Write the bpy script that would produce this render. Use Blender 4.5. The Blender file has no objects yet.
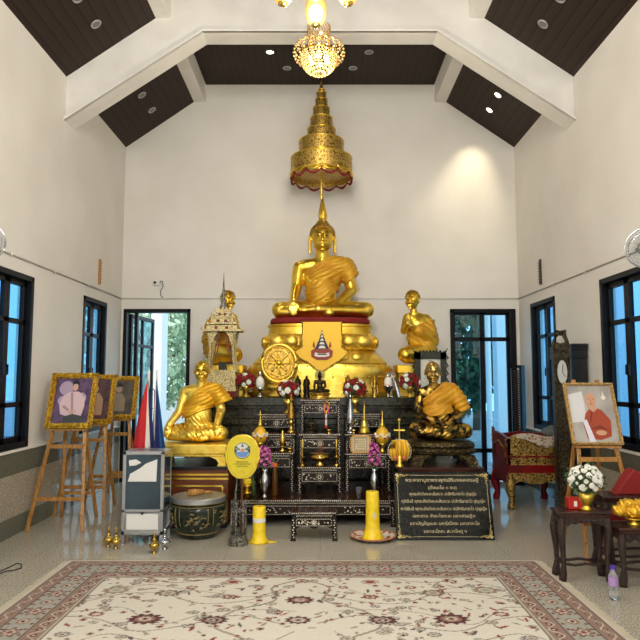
import bpy, bmesh, math, random
import numpy as np
from mathutils import Vector, Matrix, Euler, noise
random.seed(7)
PI = math.pi
COL = bpy.context.scene.collection

# ------------------------------------------------------------------ camera model
F = 640.0; PITCH = math.atan(58 / F); CH = 1.5
def ray(px, py):
    u = (px - 320) / F; v = (320 - py) / F
    return Vector((u, math.cos(PITCH) - v * math.sin(PITCH), math.sin(PITCH) + v * math.cos(PITCH)))
def P(px, py, Y):
    d = ray(px, py); t = Y / d.y
    return Vector((d.x * t, Y, CH + d.z * t))
def X(px, Y, py=450): return P(px, py, Y).x
def Z(py, Y): return P(320, py, Y).z
def on_plane(px, py, pt, n):
    d = ray(px, py); o = Vector((0, 0, CH)); n = Vector(n)
    return o + d * ((Vector(pt) - o).dot(n) / d.dot(n))

# ------------------------------------------------------------------ materials
def srgb(r, g, b):
    f = lambda c: (c / 255 / 12.92) if c / 255 <= .04045 else ((c / 255 + .055) / 1.055) ** 2.4
    return (f(r), f(g), f(b), 1)
MATS = {}
def mat(name, col, rough=.5, metal=0., bump=0., bscale=40., col2=None, cscale=8., trans=0., emit=None, estr=0., spec=.5, coat=0., detail=3., lo=.4, hi=.6, alpha=None, stretch=None, vor=False):
    m = bpy.data.materials.new(name); m.use_nodes = True
    nt = m.node_tree; N = nt.nodes; L = nt.links
    b = N['Principled BSDF']
    b.inputs['Base Color'].default_value = col
    b.inputs['Roughness'].default_value = rough
    b.inputs['Metallic'].default_value = metal
    b.inputs['Transmission Weight'].default_value = trans
    b.inputs['Specular IOR Level'].default_value = spec
    b.inputs['Coat Weight'].default_value = coat
    if emit:
        b.inputs['Emission Color'].default_value = emit
        b.inputs['Emission Strength'].default_value = estr
    tc = N.new('ShaderNodeTexCoord'); src = tc.outputs['Object']
    if stretch:
        mp = N.new('ShaderNodeMapping'); mp.inputs['Scale'].default_value = stretch
        L.new(src, mp.inputs['Vector']); src = mp.outputs['Vector']
    if col2:
        nz = N.new('ShaderNodeTexVoronoi' if vor else 'ShaderNodeTexNoise'); nz.inputs['Scale'].default_value = cscale
        if not vor: nz.inputs['Detail'].default_value = detail
        L.new(src, nz.inputs['Vector'])
        cr = N.new('ShaderNodeValToRGB'); cr.color_ramp.elements[0].position = lo; cr.color_ramp.elements[1].position = hi
        cr.color_ramp.elements[0].color = col; cr.color_ramp.elements[1].color = col2
        L.new(nz.outputs['Distance' if vor else 'Fac'], cr.inputs['Fac']); L.new(cr.outputs['Color'], b.inputs['Base Color'])
    if bump:
        nb = N.new('ShaderNodeTexNoise'); nb.inputs['Scale'].default_value = bscale; nb.inputs['Detail'].default_value = 4
        L.new(src, nb.inputs['Vector'])
        bp = N.new('ShaderNodeBump'); bp.inputs['Strength'].default_value = bump; bp.inputs['Distance'].default_value = .01
        L.new(nb.outputs['Fac'], bp.inputs['Height']); L.new(bp.outputs['Normal'], b.inputs['Normal'])
    MATS[name] = m
    return m

M_gold = mat('gilded_metal', srgb(246, 214, 96), .3, 1., .2, 30, srgb(228, 188, 66), 6)
M_goldpaint = mat('gold_leaf_bright', srgb(248, 218, 104), .36, .9, .3, 60, srgb(236, 198, 76), 14)
M_golddark = mat('antique_gold', srgb(206, 170, 82), .35, 1., .2, 80, srgb(150, 112, 44), 30)
M_brass = mat('polished_brass', srgb(205, 170, 85), .22, 1.)
M_leaf = mat('bronze_with_gold_leaf', srgb(45, 35, 18), .35, .9, .5, 40, srgb(205, 165, 75), 14, detail=5, lo=.46, hi=.56)
M_bronzegold = mat('aged_gold_skin', srgb(196, 164, 92), .3, 1., .4, 40, srgb(96, 76, 36), 12, lo=.5, hi=.7)
M_rock = mat('dark_gilt_carving', srgb(40, 36, 22), .4, .7, 1., 60, srgb(130, 105, 50), 45, lo=.5, hi=.68)
M_robe = mat('saffron_gold_cloth', srgb(214, 166, 42), .5, .3, .3, 50, srgb(198, 142, 28), 5)
M_robe2 = mat('yellow_gold_cloth', srgb(228, 180, 36), .42, .45, .3, 50, srgb(212, 156, 24), 5)
M_robe3 = mat('ochre_robe_cloth', srgb(206, 150, 20), .6, .1, .3, 50, srgb(190, 132, 14), 9)
M_yellow = mat('yellow_satin', srgb(232, 186, 48), .5, .25, .2, 90)
M_red = mat('red_velvet', srgb(120, 12, 18), .8, 0, .2, 120)
M_redlac = mat('red_lacquer', srgb(128, 10, 14), .3, 0, .15, 40, srgb(96, 6, 12), 5)
M_redplastic = mat('bright_red_plastic', srgb(176, 30, 22), .35)
M_white = mat('white_satin', srgb(225, 222, 210), .5)
M_pearl = mat('mother_of_pearl', srgb(225, 225, 218), .3, 0, 0, 40, srgb(196, 186, 150), 30)
M_lacq = mat('black_lacquer_wood', srgb(22, 13, 10), .3, 0, .1, 60, srgb(36, 18, 13), 20, spec=.25)
M_inlaytop = mat('dark_lacquer_top', srgb(40, 22, 14), .15, 0, 0, 60, srgb(70, 38, 20), 9)
M_marble = mat('dark_green_marble', srgb(30, 30, 24), .2, 0, 0, 60, srgb(82, 82, 60), 28, detail=8, lo=.4, hi=.85, spec=.35)
M_cabwood = mat('orange_brown_wood', srgb(110, 56, 22), .3, 0, .05, 20, srgb(86, 40, 14), 6, stretch=(1, 1, 8))
M_easel = mat('honey_pine_wood', srgb(182, 132, 66), .5, 0, .1, 30, srgb(154, 104, 46), 5, stretch=(10, 10, 1))
M_carved = mat('carved_dark_rosewood', srgb(58, 34, 28), .35, 0, 1.0, 130, srgb(28, 15, 13), 60)
M_rosetop = mat('rosewood_top', srgb(66, 38, 30), .22, 0, .1, 30, srgb(46, 24, 20), 6, stretch=(1, 8, 1))
M_black = mat('black_gloss_paint', srgb(14, 16, 20), .3)
M_frameblk = mat('black_window_frame', srgb(12, 13, 18), .45, spec=.2)
M_silver = mat('polished_silver', srgb(200, 205, 212), .16, 1.)
M_alu = mat('brushed_aluminium', srgb(178, 182, 186), .38, .75, .1, 60)
M_white_p = mat('white_paper', srgb(225, 225, 222), .7)
M_ceramic = mat('black_green_glaze', srgb(26, 34, 30), .14, 0, .1, 30, srgb(44, 52, 42), 9)
M_gpat = mat('gold_glaze_pattern', srgb(140, 124, 72), .3, .3)
M_wax = mat('yellow_wax', srgb(250, 220, 44), .45, 0, .3, 60, srgb(242, 206, 30), 20)
M_glass = mat('clear_glass', (1, 1, 1, 1), .03, 0, trans=1.)
M_plasticclear = mat('clear_plastic', (.92, .96, 1, 1), .08, 0, trans=.9)
M_magenta = mat('magenta_petals', srgb(150, 20, 100), .6, 0, 0, 40, srgb(216, 120, 190), 60)
M_redpetal = mat('crimson_petals', srgb(140, 12, 24), .7)
M_whitepetal = mat('white_petals', srgb(232, 232, 222), .7)
M_green = mat('leaf_green', srgb(44, 72, 34), .6, 0, 0, 40, srgb(84, 108, 62), 40)
M_orange = mat('orange_cap', srgb(232, 120, 24), .4)
M_blue = mat('flag_blue', srgb(28, 40, 96), .8)
M_flagred = mat('flag_red', srgb(190, 30, 38), .8)
M_lblue = mat('flag_light_blue', srgb(40, 96, 150), .8)
M_pink = mat('pink_ribbon', srgb(232, 90, 150), .6)
M_dark = mat('near_black', srgb(10, 9, 9), .5)
M_brown = mat('amber_brown_glass', srgb(96, 60, 24), .12, .2)
M_purple = mat('violet_cap', srgb(84, 60, 180), .4)
M_lilac = mat('lilac_label', srgb(176, 140, 200), .5)
M_silverpaint = mat('pewter_with_pearl', srgb(62, 62, 58), .3, .6, .8, 90, srgb(160, 158, 148), 60)
M_screen = mat('dark_tinted_glass', srgb(74, 90, 102), .1, .55)
M_grey = mat('grey_plastic', srgb(120, 122, 124), .5)
M_bronzeblk = mat('dark_bronze', srgb(54, 46, 30), .35, .9)
M_cloth = mat('patterned_cream_cloth', srgb(196, 184, 160), .85, 0, .2, 60, srgb(140, 92, 80), 34, lo=.5, hi=.6, detail=4)
M_bulb = mat('warm_lamp_glow', (1, .85, .55, 1), .4, emit=(1, .78, .38, 1), estr=6.)
M_bulb3 = mat('small_lamp_glow', (1, .85, .55, 1), .4, emit=(1, .74, .36, 1), estr=1.6)
M_bulb2 = mat('downlight_glow', (1, .85, .6, 1), .4, emit=(1, .82, .55, 1), estr=14.)
M_crystal = mat('crystal_beads', srgb(240, 205, 140), .08, .35, trans=.4)
M_cupglass = mat('amber_frosted_glass', srgb(255, 214, 120), .3, 0, trans=.75)
M_downoff = mat('unlit_downlight_lens', srgb(120, 114, 100), .3, .3)
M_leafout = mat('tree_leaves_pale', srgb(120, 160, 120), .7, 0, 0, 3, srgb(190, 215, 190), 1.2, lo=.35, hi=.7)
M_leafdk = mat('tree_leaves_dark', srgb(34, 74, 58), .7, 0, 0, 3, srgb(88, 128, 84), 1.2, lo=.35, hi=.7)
M_bark = mat('tree_bark', srgb(96, 84, 72), .8, 0, .4, 20)
M_extwhite = mat('outside_white_paint', srgb(214, 224, 232), .7)
M_extground = mat('outside_paving', srgb(150, 152, 152), .8, 0, .1, 20, srgb(120, 124, 124), 4)

# wall plaster
M_wall = mat('cream_white_plaster', srgb(226, 223, 216), .62, 0, .06, 9, srgb(215, 211, 203), 1.3, detail=6, lo=.35, hi=.75)
M_beam = mat('white_beam_paint', srgb(228, 226, 220), .55, 0, .05, 12, srgb(220, 217, 210), 2.5)
M_trimgrey = mat('grey_green_granite', srgb(88, 92, 80), .12, 0, 0, 50, srgb(112, 114, 100), 90, detail=4, lo=.35, hi=.65)
M_wains = mat('pale_speckled_granite', srgb(142, 134, 116), .1, 0, 0, 50, srgb(188, 180, 164), 60, detail=6, lo=.35, hi=.65)

def floor_mat():
    m = bpy.data.materials.new('polished_terrazzo'); m.use_nodes = True
    nt = m.node_tree; N = nt.nodes; L = nt.links; b = N['Principled BSDF']
    tc = N.new('ShaderNodeTexCoord')
    n1 = N.new('ShaderNodeTexNoise'); n1.inputs['Scale'].default_value = 90; n1.inputs['Detail'].default_value = 6
    n2 = N.new('ShaderNodeTexNoise'); n2.inputs['Scale'].default_value = 1.2; n2.inputs['Detail'].default_value = 3
    L.new(tc.outputs['Object'], n1.inputs['Vector']); L.new(tc.outputs['Object'], n2.inputs['Vector'])
    cr = N.new('ShaderNodeValToRGB'); e = cr.color_ramp.elements
    e[0].position = .34; e[0].color = srgb(120, 116, 102); e[1].position = .66; e[1].color = srgb(214, 208, 192)
    k = e.new(.5); k.color = srgb(178, 172, 156)
    L.new(n1.outputs['Fac'], cr.inputs['Fac'])
    br = N.new('ShaderNodeTexBrick'); br.offset = 0
    br.inputs['Color1'].default_value = (1, 1, 1, 1); br.inputs['Color2'].default_value = (.95, .95, .95, 1); br.inputs['Mortar'].default_value = (.7, .7, .7, 1)
    br.inputs['Scale'].default_value = 1; br.inputs['Brick Width'].default_value = .8; br.inputs['Row Height'].default_value = .8
    br.inputs['Mortar Size'].default_value = .0025
    L.new(tc.outputs['Object'], br.inputs['Vector'])
    mx = N.new('ShaderNodeMix'); mx.data_type = 'RGBA'; mx.blend_type = 'MULTIPLY'; mx.inputs[0].default_value = 1
    L.new(cr.outputs['Color'], mx.inputs[6]); L.new(br.outputs['Color'], mx.inputs[7]); L.new(mx.outputs[2], b.inputs['Base Color'])
    mr = N.new('ShaderNodeMapRange'); mr.inputs['To Min'].default_value = .05; mr.inputs['To Max'].default_value = .11
    L.new(n2.outputs['Fac'], mr.inputs['Value']); L.new(mr.outputs['Result'], b.inputs['Roughness'])
    return m
M_floor = floor_mat()

def plank_mat():
    m = bpy.data.materials.new('dark_brown_planks'); m.use_nodes = True
    nt = m.node_tree; N = nt.nodes; L = nt.links; b = N['Principled BSDF']
    tc = N.new('ShaderNodeTexCoord'); sx = N.new('ShaderNodeSeparateXYZ'); L.new(tc.outputs['Object'], sx.inputs[0])
    d = N.new('ShaderNodeMath'); d.operation = 'DIVIDE'; d.inputs[1].default_value = .1; L.new(sx.outputs['X'], d.inputs[0])
    fr = N.new('ShaderNodeMath'); fr.operation = 'FRACT'; L.new(d.outputs[0], fr.inputs[0])
    cr = N.new('ShaderNodeValToRGB'); cr.color_ramp.interpolation = 'LINEAR'; e = cr.color_ramp.elements
    e[0].position = .0; e[0].color = srgb(16, 11, 9); e[1].position = .1; e[1].color = srgb(50, 38, 31)
    k = e.new(.92); k.color = srgb(45, 34, 28); k = e.new(1.); k.color = srgb(16, 11, 9)
    L.new(fr.outputs[0], cr.inputs['Fac']); L.new(cr.outputs['Color'], b.inputs['Base Color'])
    b.inputs['Roughness'].default_value = .5; b.inputs['Specular IOR Level'].default_value = .15
    return m
M_plank = plank_mat()

def pane_mat(name, tint, gloss=.08, trans=None):
    m = bpy.data.materials.new(name); m.use_nodes = True
    nt = m.node_tree; N = nt.nodes; L = nt.links; N.remove(N['Principled BSDF'])
    t = N.new('ShaderNodeBsdfTransparent'); t.inputs[0].default_value = tint
    g = N.new('ShaderNodeBsdfGlossy'); g.inputs['Roughness'].default_value = .03
    mx = N.new('ShaderNodeMixShader'); mx.inputs[0].default_value = gloss
    L.new(t.outputs[0], mx.inputs[1]); L.new(g.outputs[0], mx.inputs[2]); L.new(mx.outputs[0], N['Material Output'].inputs[0])
    return m
M_bluepane = pane_mat('blue_film_glass', (.35, .60, .80, 1))
M_backpane = pane_mat('pale_blue_glass', (.6, .82, .95, 1))
def petal_emblem(): pass

# ------------------------------------------------------------------ mesh builder
class B:
    def __init__(s): s.bm = bmesh.new(); s.mi = 0
    def _m(s, faces):
        for f in faces: f.material_index = s.mi
    def _grid(s, rings, closed=True, cap=True):
        vs = [[s.bm.verts.new(p) for p in r] for r in rings]
        n = len(vs[0]); fs = []
        for a, b in zip(vs, vs[1:]):
            for i in range(n if closed else n - 1):
                j = (i + 1) % n
                fs.append(s.bm.faces.new((a[i], a[j], b[j], b[i])))
        if cap:
            for r, rev in ((vs[0], True), (vs[-1], False)):
                try: fs.append(s.bm.faces.new(list(reversed(r)) if rev else r))
                except ValueError: pass
        s._m(fs); return s
    def box(s, x0, x1, y0, y1, z0, z1, M=None):
        c = [Vector((x, y, z)) for z in (z0, z1) for x, y in ((x0, y0), (x1, y0), (x1, y1), (x0, y1))]
        if M: c = [M @ v for v in c]
        v = [s.bm.verts.new(p) for p in c]
        s._m([s.bm.faces.new([v[i] for i in f]) for f in ((3, 2, 1, 0), (4, 5, 6, 7), (0, 1, 5, 4), (1, 2, 6, 5), (2, 3, 7, 6), (3, 0, 4, 7))])
        return s
    def bar(s, p0, p1, w, d=None):
        p0 = Vector(p0); p1 = Vector(p1); d = d or w; a = (p1 - p0)
        M = Matrix.Translation(p0) @ a.to_track_quat('Z', 'Y').to_matrix().to_4x4()
        return s.box(-w / 2, w / 2, -d / 2, d / 2, 0, a.length, M)
    def cyl(s, p0, p1, r0, r1=None, n=14):
        p0 = Vector(p0); p1 = Vector(p1); r1 = r0 if r1 is None else r1
        q = (p1 - p0).to_track_quat('Z', 'Y')
        rg = [[p + q @ Vector((r * math.cos(2 * PI * i / n), r * math.sin(2 * PI * i / n), 0)) for i in range(n)] for p, r in ((p0, max(r0, 1e-4)), (p1, max(r1, 1e-4)))]
        return s._grid(rg)
    def sph(s, c, r, n=12, m=8, M=None):
        if not hasattr(r, '__len__'): r = (r, r, r)
        c = Vector(c); rg = []
        for j in range(m + 1):
            t = -PI / 2 + PI * j / m; q = max(math.cos(t), .02)
            rg.append([Vector((r[0] * q * math.cos(2 * PI * i / n), r[1] * q * math.sin(2 * PI * i / n), r[2] * math.sin(t))) for i in range(n)])
        rg = [[c + (M @ v if M else v) for v in k] for k in rg]
        return s._grid(rg)
    def lathe(s, prof, n=20, c=(0, 0, 0), sx=1., sy=1., petals=0, amp=0., M=None, power=2.):
        rg = []
        for r, z in prof:
            r = max(r, 3e-4); k = []
            for i in range(n):
                a = 2 * PI * i / n; q = 1 + amp * math.cos(petals * a) if petals else 1
                ca, sa = math.cos(a), math.sin(a)
                if power != 2.:
                    ca = math.copysign(abs(ca) ** (2 / power), ca); sa = math.copysign(abs(sa) ** (2 / power), sa)
                v = Vector((c[0] + r * q * sx * ca, c[1] + r * q * sy * sa, c[2] + z))
                k.append(M @ v if M else v)
            rg.append(k)
        return s._grid(rg)
    def prism(s, poly, d0, d1, plane='xz', M=None):
        def mk(p, d):
            v = Vector((p[0], d, p[1])) if plane == 'xz' else (Vector((p[0], p[1], d)) if plane == 'xy' else Vector((d, p[0], p[1])))
            return M @ v if M else v
        a = [s.bm.verts.new(mk(p, d0)) for p in poly]; b = [s.bm.verts.new(mk(p, d1)) for p in poly]
        n = len(poly); fs = [s.bm.faces.new(a), s.bm.faces.new(list(reversed(b)))]
        for i in range(n): fs.append(s.bm.faces.new((a[(i + 1) % n], a[i], b[i], b[(i + 1) % n])))
        s._m(fs); return s
    def tube(s, pts, r, n=8):
        pts = [Vector(p) for p in pts]; rg = []
        for i, p in enumerate(pts):
            d = (pts[min(i + 1, len(pts) - 1)] - pts[max(i - 1, 0)]).normalized()
            up = Vector((0, 0, 1)) if abs(d.z) < .95 else Vector((1, 0, 0))
            a = d.cross(up).normalized(); b = d.cross(a)
            rr = r[i] if hasattr(r, '__len__') else r
            rg.append([p + a * rr * math.cos(2 * PI * k / n) + b * rr * math.sin(2 * PI * k / n) for k in range(n)])
        return s._grid(rg)
    def torus(s, c, R, r, n=28, m=8, axis='z', sx=1., sy=1., arc=2 * PI):
        pts = []
        cnt = n + 1 if arc >= 2 * PI else n + 1
        for i in range(cnt):
            a = arc * i / n
            x, y = R * sx * math.cos(a), R * sy * math.sin(a)
            pts.append(Vector(c) + (Vector((x, y, 0)) if axis == 'z' else Vector((x, 0, y)) if axis == 'y' else Vector((0, x, y))))
        return s.tube(pts, r, m)
    def build(s, name, mats, parent=None, loc=None, smooth=False, bevel=0., label=None, rot=None):
        bmesh.ops.recalc_face_normals(s.bm, faces=s.bm.faces)
        me = bpy.data.meshes.new(name); s.bm.to_mesh(me); s.bm.free()
        for m in (mats if isinstance(mats, (list, tuple)) else [mats]): me.materials.append(m)
        return link(name, me, parent, loc, smooth, bevel, label, rot)
def link(name, me, parent=None, loc=None, smooth=False, bevel=0., label=None, rot=None):
    if smooth:
        for f in me.polygons: f.use_smooth = True
    o = bpy.data.objects.new(name, me); COL.objects.link(o)
    if parent: o.parent = parent
    if loc: o.location = loc
    if rot: o.rotation_euler = rot
    if smooth == 'auto':
        md = o.modifiers.new('edge', 'EDGE_SPLIT'); md.split_angle = math.radians(40)
    if bevel:
        md = o.modifiers.new('bevel', 'BEVEL'); md.width = bevel; md.segments = 2; md.limit_method = 'ANGLE'
    if label: o['label'] = label
    return o
def tag(o, label, cat, group=None):
    o['label'] = label; o['category'] = cat
    if group: o['group'] = group
    return o
def thing(name, label, cat, loc=(0, 0, 0), rotz=0, group=None):
    o = bpy.data.objects.new(name, None); COL.objects.link(o)
    o.empty_display_size = .1; o.location = loc; o.rotation_euler = (0, 0, rotz)
    return tag(o, label, cat, group)
def struct(o): o['kind'] = 'structure'; return o
def dup(root, loc, rotz=None, label=None, group=None, scale=None):
    def cp(o, par):
        c = o.copy(); COL.objects.link(c)
        if par: c.parent = par
        for ch in list(o.children): cp(ch, c)
        return c
    r = cp(root, None); r.location = loc
    if rotz is not None: r.rotation_euler = (0, 0, rotz)
    if label: r['label'] = label
    if group: r['group'] = group
    if scale: r.scale = scale if hasattr(scale, '__len__') else (scale,) * 3
    return r

# blobs -> one continuous remeshed surface
def blob_mesh(name, blobs, k, voxel, smooth=4, grow=0.):
    b = B()
    for q in blobs:
        if q[0] == 's':
            r = q[2] if hasattr(q[2], '__len__') else (q[2],) * 3
            b.sph(Vector(q[1]) * k, tuple((x + grow) * k for x in r), 20, 14)
        else:
            pts = q[1:]
            for i in range(0, len(pts) - 2, 2):
                p0, r0, p1, r1 = pts[i], pts[i + 1] + grow, pts[i + 2], pts[i + 3] + grow
                b.cyl(Vector(p0) * k, Vector(p1) * k, r0 * k, r1 * k, 16)
                b.sph(Vector(p0) * k, r0 * k, 14, 10); b.sph(Vector(p1) * k, r1 * k, 14, 10)
    me = bpy.data.meshes.new(name); bmesh.ops.recalc_face_normals(b.bm, faces=b.bm.faces); b.bm.to_mesh(me); b.bm.free()
    o = bpy.data.objects.new(name, me); COL.objects.link(o)
    md = o.modifiers.new('r', 'REMESH'); md.mode = 'VOXEL'; md.voxel_size = voxel
    if smooth:
        sm = o.modifiers.new('s', 'SMOOTH'); sm.factor = .5; sm.iterations = smooth
    dg = bpy.context.evaluated_depsgraph_get(); dg.update()
    out = bpy.data.meshes.new_from_object(o.evaluated_get(dg)); out.name = name
    bpy.data.objects.remove(o); bpy.data.meshes.remove(me)
    return out
def robe_mesh(name, blobs, k, voxel, cuts, grow=1.5, folds=(.6, 3.2, (.5, 0, .85)), thick=.006):
    me = blob_mesh(name, blobs, k, voxel, 6, grow)
    bm = bmesh.new(); bm.from_mesh(me)
    for pt, n in cuts:
        bmesh.ops.bisect_plane(bm, geom=bm.verts[:] + bm.edges[:] + bm.faces[:], plane_co=Vector(pt) * k, plane_no=Vector(n), clear_outer=True)
    bm.normal_update()
    amp, fr, d = folds; d = Vector(d).normalized()
    mv = []
    for v in bm.verts:
        q = v.co / k
        w = q.dot(d) + 2.2 * noise.noise(q * .07) + .05 * q.x
        a = math.sin(w * 2 * PI / fr) + .4 * math.sin(w * 2 * PI / (fr * .53) + 1)
        mv.append(v.normal * (amp * k * a * (.5 + .5 * noise.noise(q * .05 + Vector((3, 1, 2))) + .3)))
    for v, m in zip(bm.verts, mv): v.co += m
    bm.to_mesh(me); bm.free()
    return me
# ------------------------------------------------------------------ the room
W = 2.95; YB = 9.45; YF = -4.0; ZE = 4.99; ZF = 5.98; XK = 1.75
WIN = [(5.62, 6.53), (7.93, 8.79)]; WZ0, WZ1 = .82, 2.53
TW = .16
WINR = [(5.72, 6.68), (7.98, 8.9)]
def side_wall(s, name):
    WIN = globals()['WIN'] if s < 0 else WINR
    b = B(); xs = sorted((s * W, s * (W + TW)))
    def bx(y0, y1, z0, z1): b.box(xs[0], xs[1], y0, y1, z0, z1)
    ys = [YF] + [y for w in WIN for y in w] + [YB + TW]
    for i in range(0, len(ys), 2): bx(ys[i], ys[i + 1], 0, ZE + .1)
    for a, c in WIN: bx(a, c, 0, WZ0); bx(a, c, WZ1, ZE + .1)
    return struct(b.build(name, M_wall))
side_wall(-1, 'wall_left'); side_wall(1, 'wall_right')
# back wall with two tall openings
DL = (X(121.5, YB, 400), X(189, YB, 400)); DR = (X(451.5, YB, 400), X(517.5, YB, 400)); DT = Z(309, YB)
b = B()
b.box(-W - TW, W + TW, YB, YB + TW, DT, ZE); b.box(-W - TW, DL[0], YB, YB + TW, 0, DT)
b.box(DL[1], DR[0], YB, YB + TW, 0, DT); b.box(DR[1], W + TW, YB, YB + TW, 0, DT)
b.prism([(-W - TW, ZE), (W + TW, ZE), (XK, 5.9), (XK, 6.1), (-XK, 6.1), (-XK, 5.9)], YB, YB + TW)
struct(b.build('wall_back', M_wall))
b = B(); b.box(-W - TW, W + TW, YF, YB + TW, -.12, 0); struct(b.build('floor', M_floor))
# ceiling: two slopes and the flat middle
SL = (5.83 - ZE) / (W - XK)
b = B()
for s in (-1, 1):
    poly = [(s * (W + TW), ZE - SL * TW), (s * (XK + .06), 5.83 - SL * .06), (s * (XK + .06), 5.95 - SL * .06), (s * (W + TW), ZE + .12 - SL * TW)]
    b.prism(poly, YF, YB + TW)
b.box(-XK, XK, YF, YB + TW, ZF, ZF + .12)
struct(b.build('ceiling', M_plank))
# purlins and the big truss
for i, s in enumerate((-1, 1)):
    b = B(); xs = sorted((s * XK, s * (XK + .18))); b.box(xs[0], xs[1], YF, YB, 5.70, 6.1)
    struct(b.build('trim_%d' % (i + 1), M_beam, bevel=.01))
b = B()
lo = [(-W, 4.46), (-1.37, 5.53), (1.37, 5.53), (W, 4.46)]
b.prism([(-W, 4.46), (-1.37, 5.53), (1.37, 5.53), (W, 4.46), (W, ZE + .05), (XK, 5.9), (XK, 6.06), (-XK, 6.06), (-XK, 5.9), (-W, ZE + .05)], 7.16, 7.44)
struct(b.build('trim_3', M_beam, bevel=.008))
b = B()
for (x0, z0), (x1, z1) in zip(lo, lo[1:]):
    for yy, h in ((7.135, .05), (7.12, .025)):
        b.prism([(x0, z0 - .001), (x1, z1 - .001), (x1, z1 + h), (x0, z0 + h)], yy, 7.1595)
struct(b.build('trim_4', M_beam))
b = B(); e0, e1, e2 = W + TW, 1.7, 2.75
b.box(-e0, -e1, YF - TW, YF, 0, ZE); b.box(e1, e0, YF - TW, YF, 0, ZE); b.box(-e1, e1, YF - TW, YF, e2, ZE)
b.prism([(-e0, ZE), (e0, ZE), (XK, 5.9), (XK, 6.1), (-XK, 6.1), (-XK, 5.9)], YF - TW, YF); struct(b.build('wall_front', M_wall))
# wainscot
for s, nm in ((-1, 'left'), (1, 'right')):
    xs = sorted((s * W, s * (W - .02)))
    b = B(); b.box(xs[0], xs[1], YF, YB, .58, .79); struct(b.build('trim_%d' % (5 if s < 0 else 6), M_trimgrey, bevel=.003))
    b = B(); b.box(xs[0], xs[1], YF, YB, .18, .58); struct(b.build('trim_%d' % (7 if s < 0 else 8), M_wains))
    xb = sorted((s * W, s * (W - .025))); b = B(); b.box(xb[0], xb[1], YF, YB, 0, .18); struct(b.build('baseboard_%s' % nm, M_trimgrey, bevel=.003))
    b = B(); xb = sorted((s * (W + .06), s * (W - .035))); b.box(xb[0], xb[1], YF, YB, .79, .815); struct(b.build('trim_%d' % (9 if s < 0 else 10), M_beam, bevel=.004))
for i, (a, c) in enumerate(((DL[1] + .03, DR[0] - .03),)):
    b = B(); b.box(a, c, YB - .02, YB, .18, .79); struct(b.build('trim_11', M_wains))
    b = B(); b.box(a, c, YB - .025, YB, 0, .18); struct(b.build('baseboard_back', M_trimgrey))
# conduits
for s, n in ((-1, 12), (1, 13)):
    b = B(); b.tube([(s * (W - .012), YF, 2.675), (s * (W - .012), YB - .02, 2.675)], .011, 8)
    for k in range(12): b.box(*sorted((s * W, s * (W - .026))), k - 3, k - 2.98, 2.655, 2.695)
    struct(b.build('trim_%d' % n, M_wall, smooth=True))
b = B(); b.tube([(-W + .02, YB - .012, 2.675), (W - .02, YB - .012, 2.675)], .009, 8); struct(b.build('trim_14', M_wall, smooth=True))

# side windows: frame, sashes, panes, handle
def side_window(idx, s, y0, y1):
    root = struct(thing('window_%d' % idx, 'x', 'x')); del root['label']; del root['category']
    xo = s * (W + .09); xi = s * (W - .012)
    a, c = sorted((xo, xi)); f = .055
    b = B(); b.box(a, c, y0, y0 + f, WZ0, WZ1); b.box(a, c, y1 - f, y1, WZ0, WZ1); b.box(a, c, y0, y1, WZ0 - .005, WZ0 + f); b.box(a, c, y0, y1, WZ1 - f, WZ1)
    # architrave
    e = sorted((s * W, s * (W - .014)))
    b.build('window_frame', M_frameblk, root, bevel=.004)
    ym = (y0 + y1) / 2
    xs = sorted((s * (W + .04), s * (W + .085)))
    for q, (p0, p1) in enumerate(((y0 + f, ym), (ym, y1 - f))):
        b = B(); w = .055
        b.box(*xs, p0, p0 + w, WZ0 + f, WZ1 - f); b.box(*xs, p1 - w, p1, WZ0 + f, WZ1 - f)
        b.box(*xs, p0, p1, WZ0 + f, WZ0 + f + w); b.box(*xs, p0, p1, WZ1 - f - w, WZ1 - f)
        for zz in (1.24, 2.06): b.box(*xs, p0, p1, zz - .024, zz + .024)
        sash = b.build('sash', M_frameblk, root, bevel=.003)
        b = B(); xm = s * (W + .062); b.box(*sorted((xm, xm + s * .005)), p0 + w - .01, p1 - w + .01, WZ0 + f + w - .01, WZ1 - f - w + .01)
        b.build('pane', M_bluepane, sash)
        b = B(); hy = ym + (-.035 if q == 0 else .035); hx = s * (W + .025)
        if q == (1 if s < 0 else 0) or True:
            b.cyl((s * (W + .05), hy, 1.62), (hx, hy, 1.62), .012, n=8); b.bar((hx, hy, 1.63), (hx, hy, 1.53), .014)
            b.build('handle', M_black, sash)
side_window(1, -1, *WIN[0]); side_window(2, -1, *WIN[1]); side_window(3, 1, *WINR[0]); side_window(4, 1, *WINR[1])

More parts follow.
